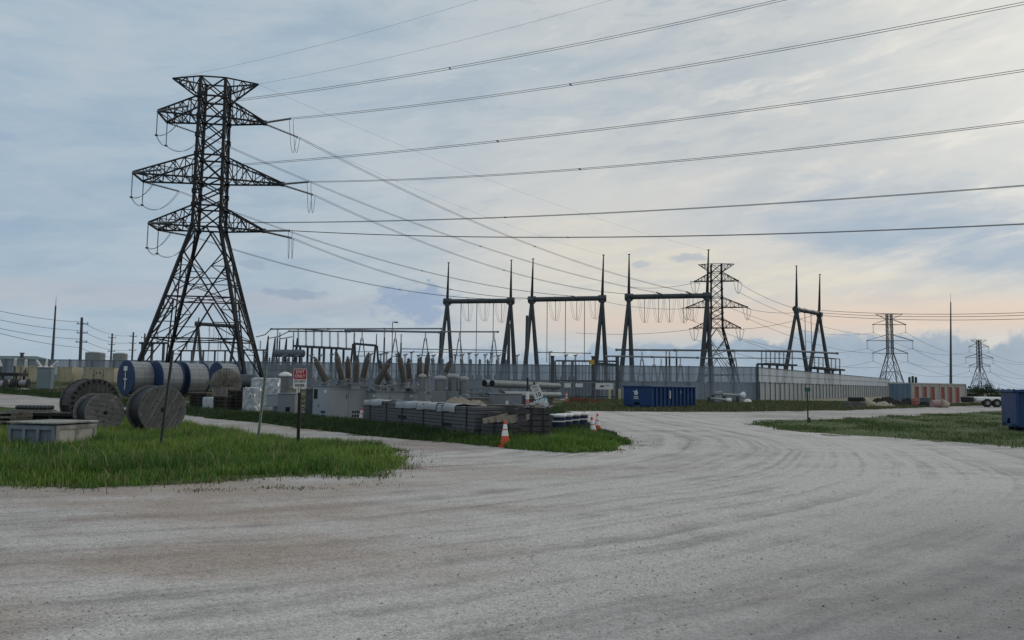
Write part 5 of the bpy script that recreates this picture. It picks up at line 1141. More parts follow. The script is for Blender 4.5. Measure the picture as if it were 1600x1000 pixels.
def arrester(px,pt,pb,Y,r,label):
    q=at(px,pt,Y); p=at(px,pb,Y); t=thing('surge_arrester',label,'surge arrester',(q.x,Y,0)); h=q.z; z0=p.z; b=MB(); b.box((0,0,z0/2),(r*2.3,r*2.3,z0)); b.build('plinth',M['cabinet2'],t)
    b=MB(); b.lathe((0,0,z0),(0,0,h),[(0,r*1.05)]+[(.04+.06*i+.03*j,(r if j else r*.88)) for i in range(int((h-z0-.12)/.06)) for j in(0,1)],18); b.build('ribbed_body',M['insul'],t)
    b=MB(); b.lathe((0,0,h-.09),(0,0,h+.06),[(0,r*1.15),(.06,r*1.18),(.12,r*.9),(.15,r*.2)],18); b.build('cap',M['offwhite'],t)
for k,a in enumerate(((660,586,613,33.5,.145,'slim ribbed arrester with a white cap, left of the three wide ones'),(687.5,589,612,33.5,.24,'leftmost of the three wide ribbed arresters with white caps'),(708,586,612,34,.24,'middle and tallest of the three wide ribbed arresters with white caps'),(724.5,590,617,34,.19,'rightmost of the three wide ribbed arresters with white caps'))): arrester(*a)
# scrap angle iron between the sign and the first breaker
c=at(482,598,34.5); t=thing('scrap_frames','tangle of pale steel brackets behind the first breaker, right of the EXIT ONLY sign','scrap',(c.x,36,0)); rng=random.Random(5)
b=MB(); b.box((.2,.2,.7),(1.3,.8,1.4)); b.build('bin',M['galvd'],t)
for k in range(9): b=MB(); x=rng.uniform(-.35,.5); b.bar((x,rng.uniform(-.3,.3),1.35),(x+rng.uniform(-.5,.5),rng.uniform(-.3,.3),rng.uniform(1.7,2.15)),.07); b.build('bracket',M['galv'],t)
# stacks of boards along the front
def board_stack(label,g0_,g1_,h,dep,layers,mat,strap=5,slots=(),name='board_stack'):
    d=Vector((g1_.x-g0_.x,g1_.y-g0_.y,0)); L=d.length; t=thing(name,label,'board stack',(g0_.x,g0_.y,gz(g0_.x,g0_.y)),math.atan2(d.y,d.x)); rng=random.Random(int(L*100)); lh=h/layers
    for k in range(layers):
        b=MB(); e0,e1=rng.uniform(0,.10),rng.uniform(0,.10); n=3; cut=sorted(rng.uniform(.15,.85) for _ in range(2)); xs_=[0]+cut+[1]
        for i in range(n): 
            x0=e0+(L-e0-e1)*xs_[i]; x1=e0+(L-e0-e1)*xs_[i+1]; off=rng.uniform(-.012,.012); b.box(((x0+x1)/2,dep/2+off,lh*(k+.5)),(x1-x0-.012,dep,lh*.86))
        b.build('board_layer',mat,t)
    b=MB(); b.box((L/2,dep/2+.02,h/2),(L-.3,dep-.06,h-.02)); b.build('dark_core',M['void'],t)
    if strap:
        b=MB()
        for k in range(strap): x=L*(k+.6)/strap+rng.uniform(-.15,.15); b.box((x,-.022,h/2),(.05,.012,h)); b.box((x,dep/2,h+.006),(.05,dep+.05,.012))
        b.build('straps',M['black'],t)
    if slots:
        b=MB()
        for u,z in slots: b.box((L*u,-.016,h*z),(.62,.014,.09))
        b.build('fork_slots',M['void'],t)
    return t,L
def drape(parent,x0,x1,dep,z,mat,name,seed,over=.17):
    rng=np.random.default_rng(seed); n=max(6,int((x1-x0)/.09)); mrow=9; vs=[]
    for j in range(mrow+1):
        for i in range(n+1):
            x=x0+(x1-x0)*i/n; v=j/mrow
            if v<.3: y=-.035-.01*math.sin(i*1.3); zz=z-over*(1-v/.3)*(1+.10*math.sin(i*.21+seed)+.05*math.sin(i*.63))
            else: y=-.03+(v-.3)/.7*dep; zz=z+.025+rng.uniform(-.006,.018)+.02*math.sin(i*.7+j)
            vs.append((x,y,zz))
    b=MB(); b.add(vs,[(j*(n+1)+i,j*(n+1)+i+1,(j+1)*(n+1)+i+1,(j+1)*(n+1)+i) for j in range(mrow) for i in range(n)],True); return b.build(name,mat,parent)
s0=G(566,666); s1=G(742,690)
t,L=board_stack('long stack of slate-grey boards with black straps and white sheets on top, behind the weeds',s0,s1,1.0,1.1,9,M['mats'],6,((.42,.52),(.80,.42)))
o=drape(t,L*.36,L*.55,1.0,1.0,M['offwhite'],'sheet',1); drape(t,L*.555,L*.72,1.0,1.0,M['offwhite'],'sheet',2); drape(t,L*.725,L*.86,1.0,1.0,M['offwhite'],'sheet',3,.20); drape(t,L*.02,L*.22,.8,1.0,M['offwhite'],'sheet',6,.15)
t,L=board_stack('dark slatted pallet stack between the orange cone and the black reflector post',G(748,691),G(812,694),.55,1.0,5,M['matsdark'],2)
b=MB(); 
for k in range(6): b.bar((.1+k*.2,.05+.04*k,.60+.03*(k%3)),(.55+k*.18,.4,.72+.05*(k%2)),.05,.16)
b.build('torn_packing',M['burlap'],t); b=MB(); b.box((.3,.45,.72),(.34,.4,.30)); b.build('dark_box',M['matsdark'],t)
t,L=board_stack('black slatted board stack behind the two sign posts, right end of the stored boards',G(806,693),G(866,693),.98,1.1,6,M['matsdark'],2)
g=G(770,684); b=MB(); b.box((0,0,.78),(1.35,.9,.46),bev=.02); b.box((0,-.455,.80),(1.2,.02,.10)); tag(b.build('dark_case',M['matsdark'],pos=(at(788,640,25.3).x,25.6,0.0)),'long dark case lying behind the torn packing, left of the reflector post','case')
t2_=t
for k in range(7): b=MB(); x=.05+.14*k; b.bar((x,-.1+.05*(k%3),1.03+.035*(k%2)),(x+random.Random(k).uniform(-.25,.5),1.0,1.05+.04*(k%3)),.10,.03); b.build('loose_board',M['wood_z'] if k%3 else M['matsdark'],t)
# tan torn cardboard on the grey boards
def crumple(name,label,c,sx_,sy_,h,mat,seed,cat):
    rng=np.random.default_rng(seed); n=10; vs=[]
    for j in range(n+1):
        for i in range(n+1):
            u,v=i/n*2-1,j/n*2-1; e=max(abs(u),abs(v)); vs.append((u*sx_*(1+.12*rng.uniform(-1,1)),v*sy_*(1+.12*rng.uniform(-1,1)),h*(1-e**2.2)*rng.uniform(.45,1.15)+(0 if e>.99 else .02)))
    b=MB(); b.add(vs,[(j*(n+1)+i,j*(n+1)+i+1,(j+1)*(n+1)+i+1,(j+1)*(n+1)+i) for j in range(n) for i in range(n)],False); return tag(b.build(name,mat,pos=c),label,cat)
c=at(715,637,25.8); crumple('torn_packing','torn pale packing heaped on the right end of the grey boards',(c.x,25.9,1.01),.42,.34,.22,M['burlap'],3,'packing')
c=at(740,640,24.6); crumple('torn_packing','darker torn packing heap spilling toward the orange cone',(c.x,24.6,.98),.40,.3,.18,M['burlap'],9,'packing')
# navy bins with white rims
def tub():
    t=thing('plastic_bin',None,'bin',(0,0,0)); b=MB(); b.lathe((0,0,.02),(0,0,.62),[(0,.24),(.3,.26),(.58,.28)],20); b.build('body',M['navy'],t); b=MB(); b.lathe((0,0,.60),(0,0,.70),[(0,.285),(.03,.31),(.07,.31),(.09,.28)],20); b.build('rim',M['white'],t); b=MB(); b.lathe((0,0,.655),(0,0,.68),[(0,.27),(.02,.25)],18); b.build('contents',M['navy'],t); b=MB(); b.lathe((0,0,.44),(0,0,.5),[(0,.285),(.04,.285)],20); b.build('band',M['signgrey'],t); return t
q=tub()
for k,(px,Y) in enumerate(((871,26.2),(882,26.8),(894,27.5),(907,28.2))):
    o=q if k==0 else copy_tree(q); x=at(px,650,Y).x; o.location=(x,Y,0); tag(o,'navy bin with a white rim behind the weeds, %s of the row'%['leftmost','second from the left','third from the left','rightmost'][k],None,'navy bins in a row')
# pipes
def pipe(label,p,q_,Y0,Y1,r,open_=True):
    a=at(*p,Y0); e=at(*q_,Y1); t=thing('steel_pole_section',label,'steel pole',(a.x,a.y,a.z)); b=MB(); v=e-a; b.cyl((0,0,0),v,r,r*.86,20,caps=True); b.build('shaft',M['pipe'],t); d=v.normalized()
    b=MB(); b.cyl(-d*.01,d*.02,r*.88,r*.88,18); b.build('open_end',M['void'],t); b=MB(); b.cyl(v*.62,v*.62+d*.06,r*1.0,r*1.0,18); b.cyl(v,v+d*.05,r*.7,r*.5,18); b.build('collar',M['galv'],t); return a,e
a1,e1=pipe('upper front pale steel pole section with a dark open end, lying behind the yard cabinets',(769,599.5),(873,603.5),52,58,.26)
pipe('upper rear pale steel pole section, only its dark open end clear',(757,599),(850,602),54,60,.26)
a3,e3=pipe('lower pale steel pole section beneath the upper two',(786,617),(874,617.5),51,56.5,.26)
for k,u in enumerate((.12,.86)):
    c=a1+(e1-a1)*u; b=MB(); b.box((0,0,(c.z-.3)/2),(.3,2.6,c.z-.3)); tag(b.build('timber_support',M['wood_z'],pos=(c.x,c.y+.7,0)),'timber block under the pale pole sections, %s'%['nearer their open ends','nearer their far ends'][k],'timber','timber blocks under the poles')
cabinet('low grey cabinet with a small white plate, in front of the pale pole sections',765,815,615.5,35,1.0,M['cabinet2'],0,False,0,True)
t=cabinet('pale flat-topped bench of boards left of the low grey cabinet',722,764,622.5,34,.9,M['wood_z'],0,False,.3)
c=at(745,612,37); t=thing('scrap_frames','jumble of pale steel frames behind the flat bench, left of the pole sections','scrap',(c.x,38,0)); rng=random.Random(8); b=MB(); b.box((0,.2,.45),(1.5,.9,.9)); b.build('bin',M['galvd'],t)
for k in range(8): b=MB(); z=rng.uniform(.95,1.5); b.bar((rng.uniform(-.75,-.2),rng.uniform(-.3,.3),z),(rng.uniform(.2,.75),rng.uniform(-.3,.3),z+rng.uniform(-.12,.12)),.07); b.build('bracket',M['galv'],t)
for k in range(5): b=MB(); x=-.6+.3*k; b.bar((x,-.1,.9),(x,-.1,rng.uniform(1.2,1.6)),.06); b.build('upright',M['galv'],t)
# low clutter between the boards, the cabinets and the pole sections
cabinet('small dark crate on the ground between the flat bench and the low grey cabinet',752,768,616,39,.8,M['slot'],.2,False)
cabinet('low grey crate behind the low grey cabinet, under the pole sections',806,826,619,41,.8,M['mats'],-.15,False)
cabinet('dark crate behind the black board stack, right of the low grey cabinet',822,846,624,33,.9,M['matsdark'],.25,False)
slab_stack('pallet_stack','low grey pallet stack behind the EXIT ONLY sign, beside the vented cabinet','pallet stack',456,470,41,.45,.9,3,M['wood_z'],None,.1,gap=.4)
slab_stack('pallet_stack','low dark pallet stack behind the foremost wooden reels, near the lane','pallet stack',184,200,33,.40,.9,3,M['slot'],None,.2,gap=.4)
crumple('dark_heap','dark heap of scrap behind the smaller wooden reel at left',at(112,640,29.5)-Vector((0,0,at(112,640,29.5).z)),.7,.5,.5,M['slot'],41,'scrap heap')
crumple('tarpaulin','grey tarpaulin heap on the black board stack near the speed sign',Vector((at(838,640,23.3).x,23.3,.985)),.33,.3,.16,M['offwhite'],43,'tarpaulin')
# rusty stock in front of the gate
for k,(p,q_,lb) in enumerate((((893,613),(918,615),'rusty beam pile in front of the chain-link gate'),((915,617),(938,618),'thin dark rail lying right of the rusty beams'))):
    a=at(*p,72); e=at(*q_,74); a.z=max(.15,a.z*0+.35); e.z=a.z-.1; t=thing('rusty_beams',lb,'steel beams',(a.x,a.y,0)); 
    for j in range(3 if k==0 else 1): b=MB(); o_=Vector((0,.35*j,.12*(j%2))); b.bar(Vector((0,0,a.z))+o_,e-Vector((a.x,a.y,0))+o_,.22,.26); b.build('beam',M['rust'],t)
    b=MB(); b.box((.4,.3,.10),(.2,1.2,.2)); b.build('bearer',M['wood_z'],t)
# ------------------------------------------------------------------ cones, signs, containers, vehicles
def text(body,size,mat,parent,loc,rot,name='lettering',squeeze=1.0,bold=.0):
    cu_=bpy.data.curves.new(name,'FONT'); cu_.body=body; cu_.size=size; cu_.align_x='CENTER'; cu_.align_y='CENTER'; cu_.extrude=.0015; cu_.offset=bold; cu_.resolution_u=3
    o=bpy.data.objects.new(name,cu_); COL.objects.link(o); dg=bpy.context.evaluated_depsgraph_get(); me=bpy.data.meshes.new_from_object(o.evaluated_get(dg)); bpy.data.objects.remove(o); bpy.data.curves.remove(cu_)
    me.transform(Matrix.Diagonal((squeeze,1,1,1))); me.materials.clear(); me.materials.append(mat); o=bpy.data.objects.new(name,me); COL.objects.link(o); o.parent=parent; o.location=loc; o.rotation_euler=rot; return o
def rrect(w_,h_,r,n=4):
    out=[]
    for cx,cy,a0 in((w_/2-r,h_/2-r,0),(-w_/2+r,h_/2-r,90),(-w_/2+r,-h_/2+r,180),(w_/2-r,-h_/2+r,270)):
        for k in range(n+1): a=R(a0+90*k/n); out.append((cx+r*math.cos(a),cy+r*math.sin(a)))
    return out
def plate(name,w_,h_,r,mat,parent,c,th=.004,rot=None):
    """upright plate facing -y"""
    b=MB(); b.prism(rrect(w_,h_,r),(0,th/2,0),(1,0,0),(0,0,1),th); o=b.build(name,mat,parent,pos=c)
    if rot: o.rotation_euler=rot
    return o
def cone_proto():
    t=thing('traffic_cone',None,'traffic cone',(0,0,0)); H=.71
    rad=lambda z: .135-(.135-.028)*(z-.03)/(H-.03)
    b=MB(); b.prism(rrect(.36,.36,.06),(0,0,.0),(1,0,0),(0,1,0),.035); b.build('base',M['orange'],t)
    def seg(name,z0,z1,mat,g_=0): b=MB(); b.lathe((0,0,z0),(0,0,z1),[(0,rad(z0)+g_),(z1-z0,rad(z1)+g_)],24,caps=False); b.build(name,mat,t)
    seg('body',.03,H-.01,M['orange']); b=MB(); b.lathe((0,0,H-.03),(0,0,H),[(0,.031),(.02,.03),(.03,.018)],20); b.build('tip',M['orange'],t)
    seg('band',.30,.45,M['refl'],.003); seg('band',.48,.61,M['refl'],.003); return t
q=cone_proto()
for k,(px,py,rot,lb) in enumerate(((789,698.5,(0,0,0),'orange traffic cone with two white bands standing alone at the lane edge, nearest the camera'),(933.5,678,(0,0,.3),'rear of the two orange cones behind the grass tip, standing upright'),(928.5,687,(R(-3),R(-6),.2),'front of the two orange cones at the grass tip, tilted and half hidden by grass'),(564.5,665,(0,0,.5),'traffic cone sunk in dark weeds at the left end of the grey boards'),(913,672,(0,0,.1),'orange cone hidden behind the rightmost navy bin, only its tip showing'))):
    o=q if k==0 else copy_tree(q); p=G(px,py); o.location=p; o.rotation_euler=rot; tag(o,lb,None,'traffic cones')
p=G(885,631); t=thing('channelizer_post','slim orange and white channelizer post on the far grass near the pole sections','marker post',p); b=MB(); b.lathe((0,0,0),(0,0,.08),[(0,.32),(.05,.3),(.08,.12)],16); b.build('base',M['rubber'],t); b=MB(); b.lathe((0,0,.06),(0,0,1.1),[(0,.09),(1.0,.07),(1.04,.03)],14); b.build('post',M['orange'],t)
for z in(.5,.75,): b=MB(); b.lathe((0,0,z),(0,0,z+.15),[(0,.088),(.15,.086)],14,caps=False); b.build('band',M['refl'],t)
# EXIT ONLY sign
p=G(465,703.5); Y=p.y; t=thing('exit_sign','red and white EXIT ONLY DO NOT ENTER sign on a black post in the grass','sign',p,R(4)); zt=at(465,576,Y).z; zb=at(465,607.5,Y).z; W_=20.5*Y/F; Hs=zt-zb
b=MB(); b.bar((0,.03,0),(0,.03,zb+.12),.07,.035,up=(0,1,0)); b.bar((-.03,.012,0),(-.03,.012,zb+.12),.012,.04,up=(0,1,0)); b.bar((.03,.012,0),(.03,.012,zb+.12),.012,.04,up=(0,1,0)); b.build('post',M['black'],t)
zc=(zt+zb)/2; plate('panel',W_,Hs,.035,M['signwhite'],t,(0,-.006,zc))
plate('red_field',W_*.93,Hs*.50,.025,M['signred'],t,(0,-.0095,zc+Hs*.225),.003)
up=(R(90),0,0)
text('EXIT',Hs*.215,M['signwhite'],t,(0,-.013,zc+Hs*.335),up,squeeze=.95,bold=.001); text('ONLY',Hs*.215,M['signwhite'],t,(0,-.013,zc+Hs*.125),up,squeeze=.85,bold=.001)
text('DO NOT',Hs*.165,M['black'],t,(0,-.011,zc-Hs*.135),up,squeeze=.82,bold=.002); text('ENTER',Hs*.185,M['black'],t,(0,-.011,zc-Hs*.335),up,squeeze=.85,bold=.002)
b=MB(); b.box((-.035,-.001,zb-.05),(.09,.008,.09)); b.build('tag',M['signgrey'],t)
# black post with reflector
p=G(823.5,683); Y=p.y; t=thing('reflector_post','black upright post with a white and red reflective sleeve beside the speed sign','marker post',p); zt=at(823.5,590,Y).z
b=MB(); b.bar((0,0,0),(0,0,zt),.06,.035,up=(0,1,0)); b.build('post',M['black'],t)
z1,z2,z3=(at(823.5,y,Y).z for y in(611.5,624,636.5))
b=MB(); b.cyl((0,-.01,z2),(0,-.01,z1),.058,.058,12); b.build('white_sleeve',M['refl'],t); b=MB(); b.cyl((0,-.01,z3),(0,-.01,z2-.004),.058,.058,12); b.build('red_sleeve',pm('faded_red_reflector',(.55,.20,.18),.2,9,.4),t); b=MB(); b.cyl((0,-.01,z3+.03),(0,-.01,z3+.10),.061,.061,12); b.build('white_band',M['refl'],t)
# speed sign on leaning post
p=G(863,683); Y=p.y; t=thing('speed_sign','leaning speed limit 10 sign with a faded blue plate below it, on a black post','sign',p); e=at(834,597,Y)-p
b=MB(); b.bar((0,.02,0),(e.x,.02,e.z),.06,.03,up=(0,1,0)); b.build('post',M['black'],t)
th=math.atan2(e.x,e.z); rot=(0,th,0); lc=lambda px,py: Vector((at(px,py,Y).x-p.x,-.012,at(px,py,Y).z-p.z)); s_=Y/F
rot10=(0,R(-19),0)
c=lc(840,614.5); o10=plate('speed_plate',13.5*s_,17*s_,.02,M['signgrey'],t,c,.005,rot10)
text('10',9.0*s_,M['black'],o10,(0,-.007,-2.6*s_),up,squeeze=1.0,bold=.003); text('LIMIT',3.4*s_,M['black'],o10,(0,-.007,4.6*s_),up,squeeze=.9)
c=lc(835.5,604.5); o=plate('upper_plate',13.5*s_,6*s_,.015,M['signgrey'],t,c,.005,rot10); text('SPEED',3.6*s_,M['black'],o,(0,-.007,0),up,squeeze=.9)
c=lc(845.5,630); o=plate('blue_plate',21.5*s_,13.5*s_,.02,M['blueplate'],t,c,.005,rot10)
p=G(1262.5,660.5); Y=p.y; t=thing('street_sign','small dark green sign plate on a slim green post, on the right grass island','sign',p); zt=at(1262,606,Y).z; b=MB(); b.bar((0,0,0),(0,0,zt),.06,.035,up=(0,1,0)); b.build('post',M['darkgreen'],t); plate('panel',.28,.20,.015,M['signgreen'],t,(0,-.03,zt-.08)); b=MB(); b.box((.05,-.03,.12),(.12,.04,.26)); b.build('broken_flap',M['darkgreen'],t)
# roll-off containers
def rolloff(label,cpx,Y,theta,W_,L,H,emblem):
    c=at(cpx,640,Y); t=thing('roll_off_container',label,'roll-off container',(c.x,Y,0),math.pi/2-theta)   # local x runs along the side, away; local y = end direction
    z0=.16
    b=MB(); b.box((L/2,W_/2,z0+.06),(L,W_,.12)); b.box((L/2,.05,(H+z0)/2),(L-.1,.06,H-z0)); b.box((L/2,W_-.05,(H+z0)/2),(L-.1,.06,H-z0)); b.box((L-.05,W_/2,(H+z0)/2),(.08,W_-.1,H-z0)); b.build('tub',M['blue'],t)
    # end wall with the notch for the hook
    b=MB(); w2=W_/2; P_=[(0,z0),(w2-.42,z0),(w2-.16,z0+.34),(w2+.16,z0+.34),(w2+.42,z0),(W_,z0),(W_,H),(0,H)]
    b.prism(P_,(-.0,0,0),(0,1,0),(0,0,1),.06); b.build('end_wall',M['blue'],t)
    b=MB(); b.box((.10,w2,z0+.2),(.02,.9,.42)); b.build('hook_recess',M['void'],t)
    n=11
    for k in range(n+1): b=MB(); x=.06+(L-.12)*k/n; b.box((x,-.05,(H+z0)/2-.03),(.13,.12,H-z0-.16),bev=.02); b.build('side_rib',M['blue'],t)
    b=MB(); b.box((L/2,-.05,H-.05),(L+.04,.16,.12),bev=.02); b.box((L/2,W_+.03,H-.05),(L+.04,.16,.12)); b.box((-.02,W_/2,H-.05),(.12,W_+.14,.12),bev=.02); b.box((L,W_/2,H-.05),(.12,W_+.1,.12)); b.build('top_rail',M['blue'],t)
    b=MB(); b.box((L/2,W_*.3,.10),(L-.2,.14,.16)); b.box((L/2,W_*.7,.10),(L-.2,.14,.16)); b.build('skid_rails',M['black'],t)
    b=MB(); b.box((L/2,W_/2,z0+.3),(L-.3,W_-.3,.3)); b.build('contents',M['slot'],t)
    for x in(.4,L-.4):
        for y in(W_*.3,W_*.7): b=MB(); b.cyl((x,y-.1,.1),(x,y+.1,.1),.1,.1,12); b.build('roller',M['black'],t)
    if emblem:
        b=MB(); yc=W_*.52; zc=H*.66; X=-.064
        def pz(P_): b.prism([(-y,z) for y,z in P_],(X,yc,zc),(0,-1,0),(0,0,1),.006)
        pz([(-.16,-.10),(.10,-.10),(.18,.02),(.10,.08),(.34,.20),(.06,.18),(-.02,.30),(-.12,.22),(-.20,.06)]); pz([(-.2,-.28),(.2,-.28),(.2,-.2),(-.2,-.2)]); pz([(-.24,-.40),(.2,-.40),(.2,-.34),(-.24,-.34)])
        b.build('emblem',M['signgrey'],t)
        b=MB(); b.box((L*.42,-.02,H*.62),(.16,.02,.62)); b.box((L*.66,-.02,H*.74),(.14,.02,.22)); b.build('side_marks',M['signgrey'],t)
    return t
rolloff('dark blue ribbed roll-off container with a white emblem, on the grass before the fence',1017,57.5,R(43),2.45,6.4,1.72,True)
rolloff('dark blue roll-off container cut by the right edge of the picture',1587,31.8,R(110),2.3,5.5,1.70,False)
# containers with red doors
c=at(1425,620,84); th=R(55); t=thing('storage_container','grey-blue and off-white shipping container with six red roll-up doors along its side','container',(c.x,84,0),math.pi/2-th); bpy.context.view_layer.update(); L=12.2; W_=2.6; H=at(1425,599,84).z
b=MB(); b.box((L/2,W_/2,H/2+.06),(L-.02,W_-.02,H-.14)); b.build('body',M['cont_white'],t)
b=MB(); n=int(W_/.16)
b.box((-.005,W_/2,H/2+.05),(.03,W_,H-.1)); 
for y in(.45,.95,1.65,2.15): b.bar((-.05,y,.2),(-.05,y,H-.15),.05)
for z in(.9,1.7): b.box((-.03,W_/2,z),(.03,W_-.2,.08))
b.box((-.02,W_/2,H/2),(.03,.04,H-.2)); b.build('end_doors',M['greyblue'],t)
b=MB(); 
for x,y in((0,0),(0,W_),(L,0),(L/2,0)): b.box((x,y,H/2+.04),(.14,.14,H))
b.box((L/2,0,H),(L,.14,.14)); b.box((L/2,0,.12),(L,.14,.16)); b.box((0,W_/2,H),(.14,W_,.14)); b.build('frame',M['cont_white'],t)
for k in range(6):
    x=.95+1.72*k+(.55 if k>2 else 0); b=MB(); n=16
    vs=[]
    for i in range(n+1): z=.22+(H-.55)*i/n; y=-.03 if i%2 else -.008; vs+=[(x-.42,y,z),(x+.42,y,z)]
    b.add(vs,[(2*i,2*i+1,2*i+3,2*i+2) for i in range(n)]); b.build('red_door',M['red'],t)
    b=MB()
    for s in(-1,1): b.box((x+s*.47,-.03,H/2-.02),(.08,.08,H-.4))
    b.box((x,-.03,H-.28),(1.02,.08,.10)); b.build('door_frame',M['cont_white'],t)
b=MB()
for x in(.3,L*.48): b.box((x,-.012,H*.5),(.30,.02,H*.8))
b.build('side_panel',M['cont_white'],t)
for k,(px,pt) in enumerate(((1421,589),(1426,587.5),(1431,589))): pole('dark stubby post rising behind the container roof, %s of three'%['left','middle','right'][k],(px,px),pt,602,190,.35,.28,M['steel'],0,'stub_post')
# white trailer
Y=78; a=at(1512,620,Y); e=at(1640,620,Y); L=e.x-a.x; zt=at(1530,619.5,Y).z; t=thing('tank_trailer','long low white trailer with tandem wheels behind the right blue container','trailer',(a.x,Y,0)); b=MB(); b.box((L/2+.15,0,zt-.26),(L-.3,2.1,.44),bev=.12); b.build('deck',M['white'],t); b=MB(); b.box((-.05,0,zt-.3),(.3,1.9,.5),bev=.05); b.bar((-.6,0,.5),(.6,0,.6),.14); b.build('hitch',M['black'],t)
b=MB(); b.box((L/2+.8,-.9,zt-.58),(L-2.2,.16,.22)); b.box((L/2+.8,.9,zt-.58),(L-2.2,.16,.22)); b.build('chassis',M['galvd'],t)
for x in(1.3,2.25):
    b=MB(); b.cyl((x,-1.15,.42),(x,-.85,.42),.42,.42,22); w_=b.build('wheel',M['rubber'],t); b=MB(); b.cyl((x,-1.17,.42),(x,-1.1,.42),.2,.2,14); b.build('rim',M['galv'],w_)
    b=MB(); b.add([(x-.55,-1.0,.55),(x-.4,-1.0,.85),(x+.4,-1.0,.85),(x+.55,-1.0,.55),(x-.55,-.7,.55),(x-.4,-.7,.85),(x+.4,-.7,.85),(x+.55,-.7,.55)],[(0,1,5,4),(1,2,6,5),(2,3,7,6)]); b.build('mudguard',M['white'],t)
for x in(3.6,6.5): b=MB(); b.box((x,-.95,.4),(.14,.14,.8)); b.build('landing_leg',M['galvd'],t)
# lumber, sacks, tarps and drums beside the container
def at_ground(px,Y): x=at(px,620,Y).x; return Vector((x,Y,gz(x,Y)))
p=at_ground(1336,68); t=thing('lumber_stack','brown lumber stack with a dark upper bundle, at the road edge before the pale fence','lumber',p,R(-8)); b=MB()
for k in range(5):
    for j in range(6): b.box((RNG.uniform(-.03,.03),-.6+.24*j,.10+.09*k),(1.45,.21,.075))
b.build('lower_bundle',M['wood_z'],t); b=MB()
for k in range(4):
    for j in range(5): b.box((.1+RNG.uniform(-.03,.03),-.5+.24*j,.62+.09*k),(1.15,.21,.08))
b.build('upper_bundle',M['slot'],t); b=MB(); b.box((-.4,0,.03),(.12,1.5,.08)); b.box((.4,0,.03),(.12,1.5,.08)); b.build('bearer',M['wood_z'],t)
m_=pm('cream_sack',(.42,.37,.28),.15,2.5,.9,0,(.28,.23,.17),.3)
for k,(px,Y,sx_,h,lb) in enumerate(((1352,69,.42,.85,'upright cream bulk sack beside the lumber stack'),(1360,70.5,.45,.55,'lower cream bulk sack right of the upright one'))):
    b=MB(); pr=[(0,sx_*.8),(.08,sx_),(h*.5,sx_*1.06),(h*.9,sx_*.92),(h,sx_*.4),(h+.08,sx_*.2)]; b.lathe((0,0,0),(0,0,h),pr,14); tag(b.build('bulk_sack',m_,pos=at_ground(px,Y)),lb,'sack')
crumple('tarpaulin','pale crumpled tarpaulin heap between the sacks and the grey-blue container',at_ground(1379,71),1.0,.7,.55,m_,21,'tarpaulin')
crumple('dark_heap','low dark heap at the foot of the grey-blue container',at_ground(1393,79),1.2,.7,.6,M['slot'],23,'scrap heap'); crumple('dark_heap','low dark heap at the left end of the red doors',at_ground(1418,78),.8,.6,.75,M['slot'],24,'scrap heap')
crumple('dark_heap','dark heap behind the sacks beside the pale fence',at_ground(1384,84),1.5,.7,.8,M['slot'],26,'scrap heap')
dp=pm('pink_drum',(.34,.22,.20),.15,3,.6); 
t=thing('drum','pinkish orange barrel standing before the first red door','drum',at_ground(1429,74)); b=MB(); b.lathe((0,0,0),(0,0,.85),[(0,.27),(.03,.29),(.28,.285),(.30,.30),(.32,.285),(.55,.285),(.57,.30),(.59,.285),(.82,.29),(.85,.27)],18); b.build('shell',pm('salmon_drum',(.30,.10,.08),.15,3,.6),t); b=MB(); b.lathe((0,0,.84),(0,0,.87),[(0,.2),(.02,.19)],16); b.build('lid',M['offwhite'],t)
t=thing('drum','dark grey barrel between the second and third red doors','drum',at_ground(1446,76)); b=MB(); b.lathe((0,0,0),(0,0,.9),[(0,.5),(.03,.52),(.45,.52),(.47,.54),(.49,.52),(.87,.52),(.9,.5)],18); b.build('shell',M['galvd'],t)
t=thing('drum','pale pink tub lying on its side below the third red door','drum',at_ground(1462,73)); b=MB(); b.cyl((-.42,0,.36),(.42,.1,.36),.30,.36,18); b.build('shell',dp,t); b=MB(); b.cyl((.40,.1,.36),(.44,.1,.36),.37,.37,18); b.build('rim',M['offwhite'],t)
t=thing('drum','cream tub tipped over, right of the pale pink tub','drum',at_ground(1476,73)); b=MB(); b.cyl((-.34,0,.42),(.34,.1,.26),.40,.26,18); b.build('shell',m_,t); b=MB(); b.cyl((-.36,0,.425),(-.33,0,.42),.42,.42,18); b.build('rim',M['cream'],t)
# white pole pieces by the fence corner
def arm(label,p,q_,Y0,Y1,r0_,r1_,flare):
    a=at(*p,Y0); e=at(*q_,Y1); t=thing('white_pole_piece',label,'steel pole',(a.x,a.y,0)); o_=Vector((a.x,a.y,0)); b=MB(); b.cyl(a-o_,e-o_,r0_,r1_,12); b.build('shaft',M['cabinet'],t); d=(e-a).normalized(); b=MB(); b.cyl(e-o_-d*.1,e-o_+d*.35,r1_*1.1,flare,14); b.cyl(e-o_+d*.35,e-o_+d*.42,flare,flare,14); b.build('flange',M['white'],t)
    for u in(.12,.85): c=(a-o_)+(e-a)*u; b=MB(); b.box((c.x,c.y,max(.1,(c.z-r0_)/2)),(.25,.5,max(.2,c.z-r0_))); b.build('bearer',M['galvd'],t)
arm('upper white tapered pole piece with a flared end, on dark bearers near the fence corner',(1128,616.5),(1157,617.5),82,83,.16,.12,.38); arm('lower white tapered pole piece below the upper one',(1111,622.5),(1136,625),80,80.5,.10,.14,.24)
